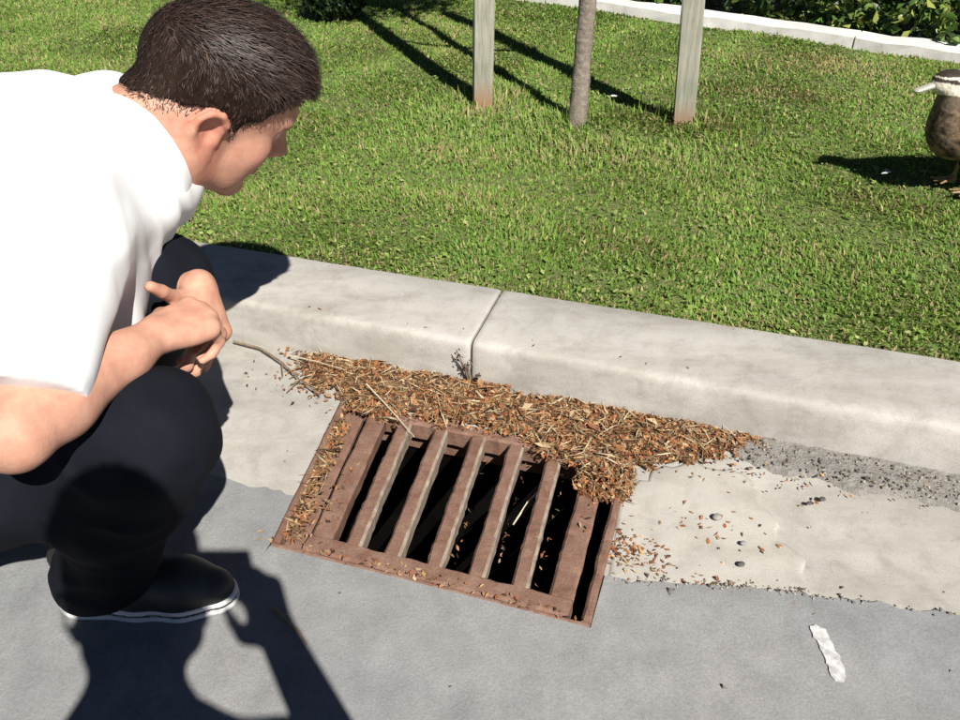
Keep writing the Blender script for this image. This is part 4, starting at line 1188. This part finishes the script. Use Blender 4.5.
# shirt
S = Field((-1.02, .56, .10), (-.18, 1.42, .78), .005)
S.cone(NECK + [-.065, -.015, -.05], CH + [-.025, -.03, .0], .078, .138, .05)
S.cone(CH + [-.02, -.03, 0], np.array([-.70, .90, .33]), .140, .150, .05)
S.cone(np.array([-.70, .90, .33]), PEL + [-.02, 0, 0], .150, .16, .05)
S.ell((-.485, .91, .435), (.085, .085, .085), None, .06)
S.cone(NECK + [-.03, -.02, -.035], SHR + [-.01, .01, -.005], .075, .074, .06)
S.cone(NECK + [-.03, .02, -.035], SHL + [0, -.03, -.022], .075, .072, .08)
dA = unit(ELR - SHR); hem = SHR + dA * .232
S.cone(SHR, hem + dA * .03, .074, .062, .05)
S.ell((-.528, 1.05, .528), (.105, .105, .105), None, .05); S.ell((-.595, 1.03, .517), (.118, .118, .118), None, .08); S.ell((-.667, .97, .478), (.125, .125, .125), None, .08)
dB = unit(ELL - SHL); S.cone(SHL, SHL + dB * .18, .072, .064, .05)
g0 = hem
S.cut(hem, dA, hem + np.array([-.11, -.16, -.13]), hem + np.array([.12, .05, .05]))
axn = unit(Pm(-.032, 0, -.03) - NECK); t1 = unit(np.cross(axn, [0, 1, .2])); S.ell(NECK - axn * .075 + [-.022, -.005, 0], (.034, .092, .092), np.stack([axn, t1, np.cross(axn, t1)], 1), .05); S.ell(NECK - axn * .05 + [-.006, 0, 0], (.022, .074, .074), np.stack([axn, t1, np.cross(axn, t1)], 1), .05)
V, Q = S.mesh(2)
nn = vnormals(V, Q)
rid = lambda a: 1 - 2 * np.abs(np.clip(a, -1, 1))
fold = noise(V @ np.diag([1, .6, 1.4]), 5, 601) * .004 + noise(V, 13, 602) * .0014 + rid(noise(V @ np.diag([1.5, 1.2, .35]), 6.5, 603)) * .0060 * np.exp(-(np.linalg.norm(V - [-.44, .93, .42], axis=1) / .13) ** 2) + rid(noise(V @ np.diag([1.2, .5, 1.2]), 8, 604)) * .0060 * np.exp(-(np.linalg.norm(V - [-.50, .82, .47], axis=1) / .10) ** 2)
V = V + nn * fold[:, None]
shirt = mesh_obj('shirt', V, Q, M['shirt'], man, smooth=True)
# collar band
ax = unit(Pm(-.03, 0, -.03) - NECK); a1 = unit(np.cross(ax, [0, 1, .2])); a2 = np.cross(ax, a1)
Cf = Field(NECK - .14, NECK + .14, .0035)
for i in range(90):
    t = i * 2 * math.pi / 90; r_ = a1 * math.cos(t) + a2 * math.sin(t)
    Cf.cone(NECK + ax * -.036 + r_ * .086, NECK + ax * .008 + r_ * .0645, .0050, .0042, .006)
v, q = Cf.mesh(2); mesh_obj('collar', v, q, M['shirt'], shirt, smooth=True)

# trousers
T = Field((-1.05, .60, .02), (-.20, 1.20, .48), .005)
T.cone(HIPR, HIPL, .125, .125, .04); T.cone(PEL + [-.03, 0, 0], PEL + [.05, .01, .05], .14, .11, .05)
for hp, kn, an in ((HIPR, KNR, ANR), (HIPL, KNL, ANL)):
    T.chain([hp, hp + (kn - hp) * .5, kn], [.098, .086, .064], .04)
    T.chain([kn, kn + (an - kn) * .45 + np.array([-.012, 0, 0]), an + np.array([-.012, 0, -.030])], [.066, .066, .060], .04)
T.cut((0, 0, .046), (0, 0, -1))
V, Q = T.mesh(3); nn = vnormals(V, Q)
wk = sum(np.exp(-(np.linalg.norm(V - (kn + (hp - kn) * .16 + (an - kn) * .18), axis=1) / .10) ** 2) for hp, kn, an in ((HIPR, KNR, ANR), (HIPL, KNL, ANL)))
ha = sum(np.exp(-(np.linalg.norm(V - an, axis=1) / .07) ** 2) for an in (ANR, ANL))
rid = lambda a: 1 - 2 * np.abs(np.clip(a, -1, 1))
V = V + nn * (noise(V @ np.diag([1.3, .8, .8]), 6, 611) * .0050 + noise(V, 15, 612) * .0016 + rid(noise(V @ np.diag([1.0, .5, 1.6]), 7, 613)) * .0060 * wk + rid(noise(V @ np.diag([.4, .4, 2.2]), 9, 614)) * .0040 * ha)[:, None]
mesh_obj('trousers', V, Q, M['trouser'], man, smooth=True)
shoe(man, (-.335, .790, .006), (-.558, .795, .006)); shoe(man, (-.45, 1.035, 0), (-.69, 1.02, 0))

# ---- the person filming: kneels behind the camera, seen by the shadow
def photographer():
    hc = np.array([-.080, -.140, 1.005]); R = rotm(math.radians(100), math.radians(18), 0)
    nk = np.array([-.082, -.215, .835]); sR = np.array([.085, -.215, .800]); sL = np.array([-.22, -.225, .760])
    eR = np.array([.115, -.065, .590]); wR = np.array([.066, -.070, .872]); eL = np.array([-.27, -.20, .60]); wL = np.array([-.2, -.08, .42])
    pel = np.array([-.08, -.36, .47]); base = np.array([-.08, -.36, .006])
    hR, hL = np.array([.02, -.36, .46]), np.array([-.18, -.36, .46]); kR, kL = np.array([.05, -.18, .08]), np.array([-.22, .02, .44])
    aR, aL = np.array([.05, -.58, .07]), np.array([-.22, -.02, .08])
    Fd = Field((-.45, -.72, .0), (.28, .22, 1.28), .006)
    P = add_head(Fd, hc, R, 1.0)
    Fd.cone(P(-.03, 0, -.03), nk, .052, .06, .02); Fd.cone(nk, pel, .09, .11, .04)
    for s, e, w in ((sR, eR, wR), (sL, eL, wL)):
        Fd.cone(nk, s, .05, .05, .04); Fd.cone(s, e, .046, .037, .02); Fd.cone(e, w, .038, .026, .02)
    hand(Fd, wR, (-.12, .06, .95), (.95, -.25, .2), False, [(45, 40, 20)] * 4, [(.5, .6, -.3, .036, .0145, .0115), (.9, .1, -.2, .03, .011, .0098), (.9, 0, -.2, .024, .0098, .0075)], .9)
    hand(Fd, wL, (.0, .75, -.2), (0, .2, .9), True, [(15, 20, 15)] * 4, [(.6, .7, -.2, .036, .0145, .0115), (.9, .3, -.2, .03, .011, .0098), (.9, .2, -.2, .024, .0098, .0075)], .95)
    for hp, kn, an in ((hR, kR, aR), (hL, kL, aL)):
        Fd.cone(hp, kn, .07, .05, .03); Fd.cone(kn, an, .048, .034, .03)
    V, Q = Fd.mesh(2)
    o = mesh_obj('person', V, Q, M['skin'], origin=base, smooth=True, col=face_colour(V, None, hc, R, 1., SK, (.36, .12, .09), (.46, .15, .1)))
    tag(o, 'kneeling person filming, known by the dark shadow at lower left', 'person')
    add_hair(o, hc, R, 1.0, 2500, .006, 5)
    S = Field((-.45, -.62, .35), (.28, .1, 1.05), .007)
    S.cone(nk + [0, -.01, -.05], pel + [0, 0, .12], .115, .13, .05); S.cone(pel + [0, 0, .12], pel + [0, 0, .0], .13, .14, .05)
    for s, e in ((sR, eR), (sL, eL)):
        S.cone(nk + [0, 0, -.05], s, .07, .065, .06); S.cone(s, s + (e - s) * .75, .062, .056, .03)
    v, q = S.mesh(2); mesh_obj('shirt', v, q, simple('grey_cotton', (.18, .19, .2), (.24, .25, .26), 20, .9), o, smooth=True)
    T = Field((-.5, -.75, .0), (.3, .2, .62), .008)
    T.cone(hR, hL, .115, .115, .03)
    for hp, kn, an in ((hR, kR, aR), (hL, kL, aL)):
        T.cone(hp, kn, .090, .068, .03); T.cone(kn, an + unit(kn - an) * .05, .066, .052, .03)
    T.cut((0, 0, .012), (0, 0, -1))
    v, q = T.mesh(2); mesh_obj('trousers', v, q, M['trouser'], o, smooth=True)
    shoe(o, (-.22, .14, .006), (-.22, -.11, .006)); shoe(o, (.05, -.80, .006), (.05, -.555, .006))
    # small camera in the hand, just behind the point of view
    root = empty('compact_camera', (-.012, -.034, .925)); tag(root, 'small black compact camera held by the kneeling person', 'camera')
    v, f = box((-.012, -.038, .952), (.100, .022, .078)); mesh_obj('camera_body', v, f, M['plastic'], root)
    mesh_obj('lens_barrel', *tube([(0, -.026, .922), (0, -.014, .922)], [.018, .017], 20), M['plastic'], root)
    v, f = box((.015, -.038, .991), (.014, .010, .005)); mesh_obj('shutter_button', v, f, M['shoe'], root)
photographer()
for o in bpy.data.objects:
    if '_o' in o: del o['_o']
